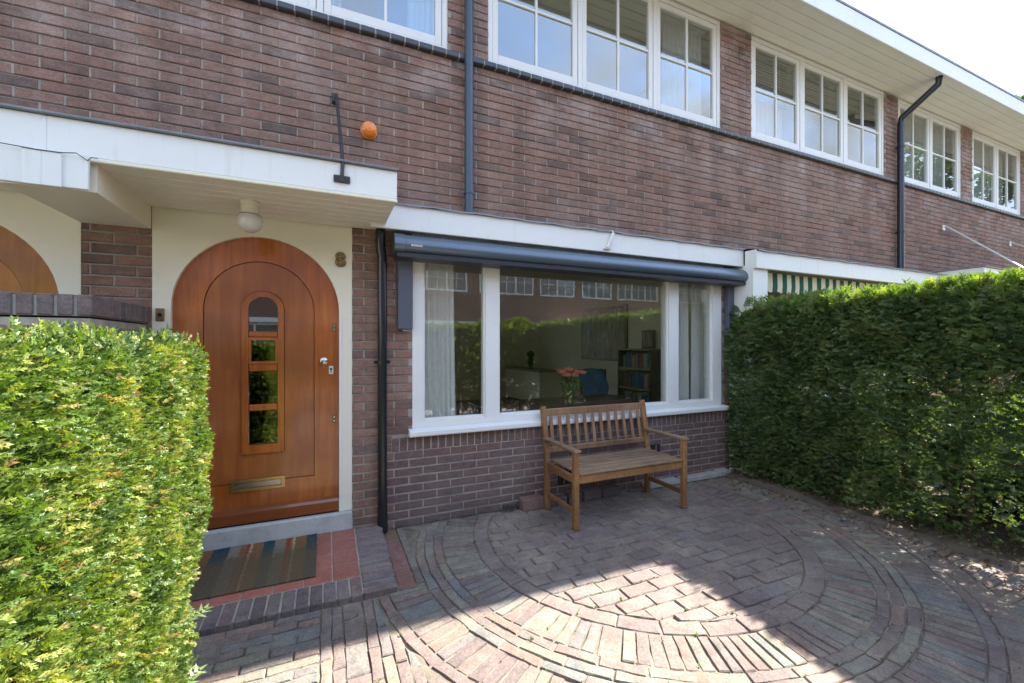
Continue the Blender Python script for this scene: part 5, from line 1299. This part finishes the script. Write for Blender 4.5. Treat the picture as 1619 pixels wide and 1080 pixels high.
# moss and weeds in the joints
mp_ = []; 
for i_, (p_, mt_, z_) in enumerate(pavers):
    if random.random() < 0.55:
        a_ = p_[0]; b_ = p_[1]
        for q_ in range(random.choice((1, 1, 2, 4))): u_ = random.random(); mp_.append((a_[0] + (b_[0] - a_[0]) * u_, a_[1] + (b_[1] - a_[1]) * u_, -0.006))
for q_ in range(150): mp_.append((random.uniform(.45, 3.9), -0.008 - abs(random.gauss(0, .01)), 0.0))
mp_ = np.array(mp_); n = len(mp_)
o = cloud('moss', 'yew_dark', None, mp_, np.c_[rng.normal(0, .7, n), rng.normal(0, .7, n), np.full(n, 1.)], rng.uniform(.006, .015, n) * np.where(rng.random(n) < .06, 2.2, 1), leaf_template(4, .5)); tag(o, 'tiny tufts of moss and weed in the joints of the patio paving', 'moss')
# ================================================================ trees
def tree(x, y, h, r, label, seed):
    rs = np.random.default_rng(seed); random.seed(seed)
    t = thing('tree', label, 'tree', (x, y, 0), 'street and garden trees')
    m = MB(); m.tube([(x, y, -.1), (x + .1, y, h * .3), (x - .05, y + .1, h * .6), (x, y, h * .9)], [.22, .16, .09, .02], 10)
    cents = []
    for k in range(16):
        z = h * random.uniform(.35, .85); a = random.random() * 6.3; l = r * random.uniform(.5, .95) * (1.15 - abs(z / h - .55)); e = Vector((x + math.cos(a) * l, y + math.sin(a) * l, z + l * .35)); cents.append((e, r * random.uniform(.25, .42)))
        m.tube([(x, y, z), Vector((x, y, z)).lerp(e, .5) + Vector((0, 0, .1)), e], [.06, .04, .012], 6)
    cents.append((Vector((x, y, h * .93)), r * .35)); m.build('trunk', 'bark', t, fix=False)
    P = []; D = []
    for c, rr in cents:
        n = 520; d = rs.normal(0, 1, (n, 3)); d /= np.linalg.norm(d, axis=1, keepdims=True); q = rs.random(n) ** .35
        P.append(np.array(c) + d * (rr * q)[:, None] * np.array([1, 1, .7])); D.append(d + rs.normal(0, .5, (n, 3)))
    P = np.concatenate(P); D = np.concatenate(D); cloud('crown', 'leaf', t, P, D, rs.uniform(.22, .4, len(P)), leaf_template(4, .4))
tree(26.5, 3.6, 11.6, 3.0, 'leafy tree rising over the roof edge at the far right', 3)
tree(33, -8, 13.5, 3.6, 'tall street tree beyond the terrace, mirrored in the upstairs windows', 4)
tree(19, -11.8, 7.5, 2.0, 'street tree in front of the houses opposite', 5)

# ================================================================ houses across the street (seen mirrored in the glass)
def far_brick():
    m, t, b = nodes('brick_across'); p = wpos(t); sx = N(t, 'ShaderNodeSeparateXYZ'); L(t, p, sx.inputs[0]); cb = N(t, 'ShaderNodeCombineXYZ'); L(t, sx.outputs[0], cb.inputs[0]); L(t, sx.outputs[2], cb.inputs[1])
    br = N(t, 'ShaderNodeTexBrick'); br.inputs['Scale'].default_value = 1; br.inputs['Brick Width'].default_value = .22; br.inputs['Row Height'].default_value = .065; br.inputs['Mortar Size'].default_value = .006
    br.inputs[1].default_value = (.27, .14, .105, 1); br.inputs[2].default_value = (.19, .105, .085, 1); br.inputs[3].default_value = (.2, .18, .15, 1); L(t, cb.outputs[0], br.inputs[0]); L(t, br.outputs[0], b.inputs['Base Color']); b.inputs['Roughness'].default_value = .9; return m
M['far_brick'] = far_brick()
M['far_pane'] = plain('dark_pane', (.16, .18, .20), .05, .3, 1, spec=1.0)
Yo = -14.2
def far_house(x0, flip, label):
    W_ = 5.355; f = (lambda x: x0 + x) if not flip else (lambda x: x0 + W_ - x)
    t = thing('row_house', label, 'house', (x0 + W_ / 2, Yo - 4, 0), 'row houses across the street')
    ops = [(0.2, 2.05, 3.75, 4.9), (2.4, 5.1, 3.75, 4.9), (0.25, 1.25, 0.15, 2.2), (1.8, 5.1, 0.75, 2.25)]
    cellwall(0, W_, -0.1, 5.0, ops, Yo - .3, Yo, f).build('wall', 'far_brick', t)
    for (a, b, c, d), k in zip([ops[0], ops[1], ops[3]], (2, 3, 3)):
        m = MB(); w = .07
        m.box(f(a), f(b), Yo - .1, Yo - .01, c, c + w); m.box(f(a), f(b), Yo - .1, Yo - .01, d - w, d)
        for q in range(k + 1): xx = a + q * (b - a - w) / k; m.box(f(xx), f(xx + w), Yo - .099, Yo - .011, c + w, d - w)
        fo = m.build('window', 'white', t)
        for q in range(k):
            xa = a + q * (b - a - w) / k + w; xb = a + (q + 1) * (b - a - w) / k; MB().box(f(xa), f(xb), Yo - .07, Yo - .06, c + w, d - w).build('pane', 'far_pane', fo)
            if c > 3: g = MB(); mx_ = (xa + xb) / 2; mz = (c + d) / 2; g.box(f(mx_ - .015), f(mx_ + .015), Yo - .059, Yo - .03, c + w, d - w); g.box(f(xa), f(xb), Yo - .055, Yo - .035, mz - .015, mz + .015); g.build('glazing_bar', 'white', fo)
    MB().box(f(.25), f(1.25), Yo - .2, Yo - .1, .15, 2.2).build('door', 'door', t)
    MB().box(f(0), f(1.5), Yo + .001, Yo + .7, 2.27, 2.44).build('canopy', 'fascia', t); MB().box(f(1.52), f(W_), Yo + .001, Yo + .17, 2.27, 2.44).build('bay_fascia', 'fascia', t)
    MB().box(f(0), f(W_), Yo - .3, Yo + .55, 5.001, 5.15).build('eaves', 'fascia', t)
    m = MB(); a, b = sorted((f(0), f(W_))); m.add([(a, Yo + .5, 5.152), (b, Yo + .5, 5.152), (b, Yo - 4, 8), (a, Yo - 4, 8), (a, Yo - 8.5, 5.152), (b, Yo - 8.5, 5.152)], [(0, 1, 2, 3), (3, 2, 5, 4), (0, 3, 4), (1, 5, 2), (0, 4, 5, 1)]); m.build('roof', 'roof', t)
    MB().box(f(0), f(W_), Yo - 8.0, Yo - 7.8, 0, 5.1).build('rear_wall', 'far_brick', t)
ORD = ['first', 'second', 'third', 'fourth', 'fifth', 'sixth', 'seventh']
for i in range(7):
    far_house(-10.2 + i * 5.36, i % 2 == 1, ORD[i] + ' brick row house from the left across the street, mirrored in the glass')
for i in range(6):
    x = -7 + i * 5.3; t = thing('front_hedge', ORD[i] + ' green front garden hedge from the left across the street', 'hedge', (x, -11.7, 0), 'hedges across the street')
    n = 1800; P = np.c_[rng.uniform(x - 2.1, x + 2.1, n), rng.uniform(-12.0, -11.4, n), rng.uniform(0.1, 1.35, n)]; P[:, 1] = np.where(P[:, 2] < 1.2, -11.4, P[:, 1])
    cloud('foliage', 'yew_lit', t, P, np.c_[rng.normal(0, .6, n), np.full(n, .8), np.full(n, .8)], rng.uniform(.14, .22, n), tmr, np.clip(rng.normal(.35, .2, n), 0, .9)); 
    MB().box(x - 2.1, x + 2.1, -11.9, -11.55, 0, 1.2).build('hedge_core', 'bark', t)

#@@END
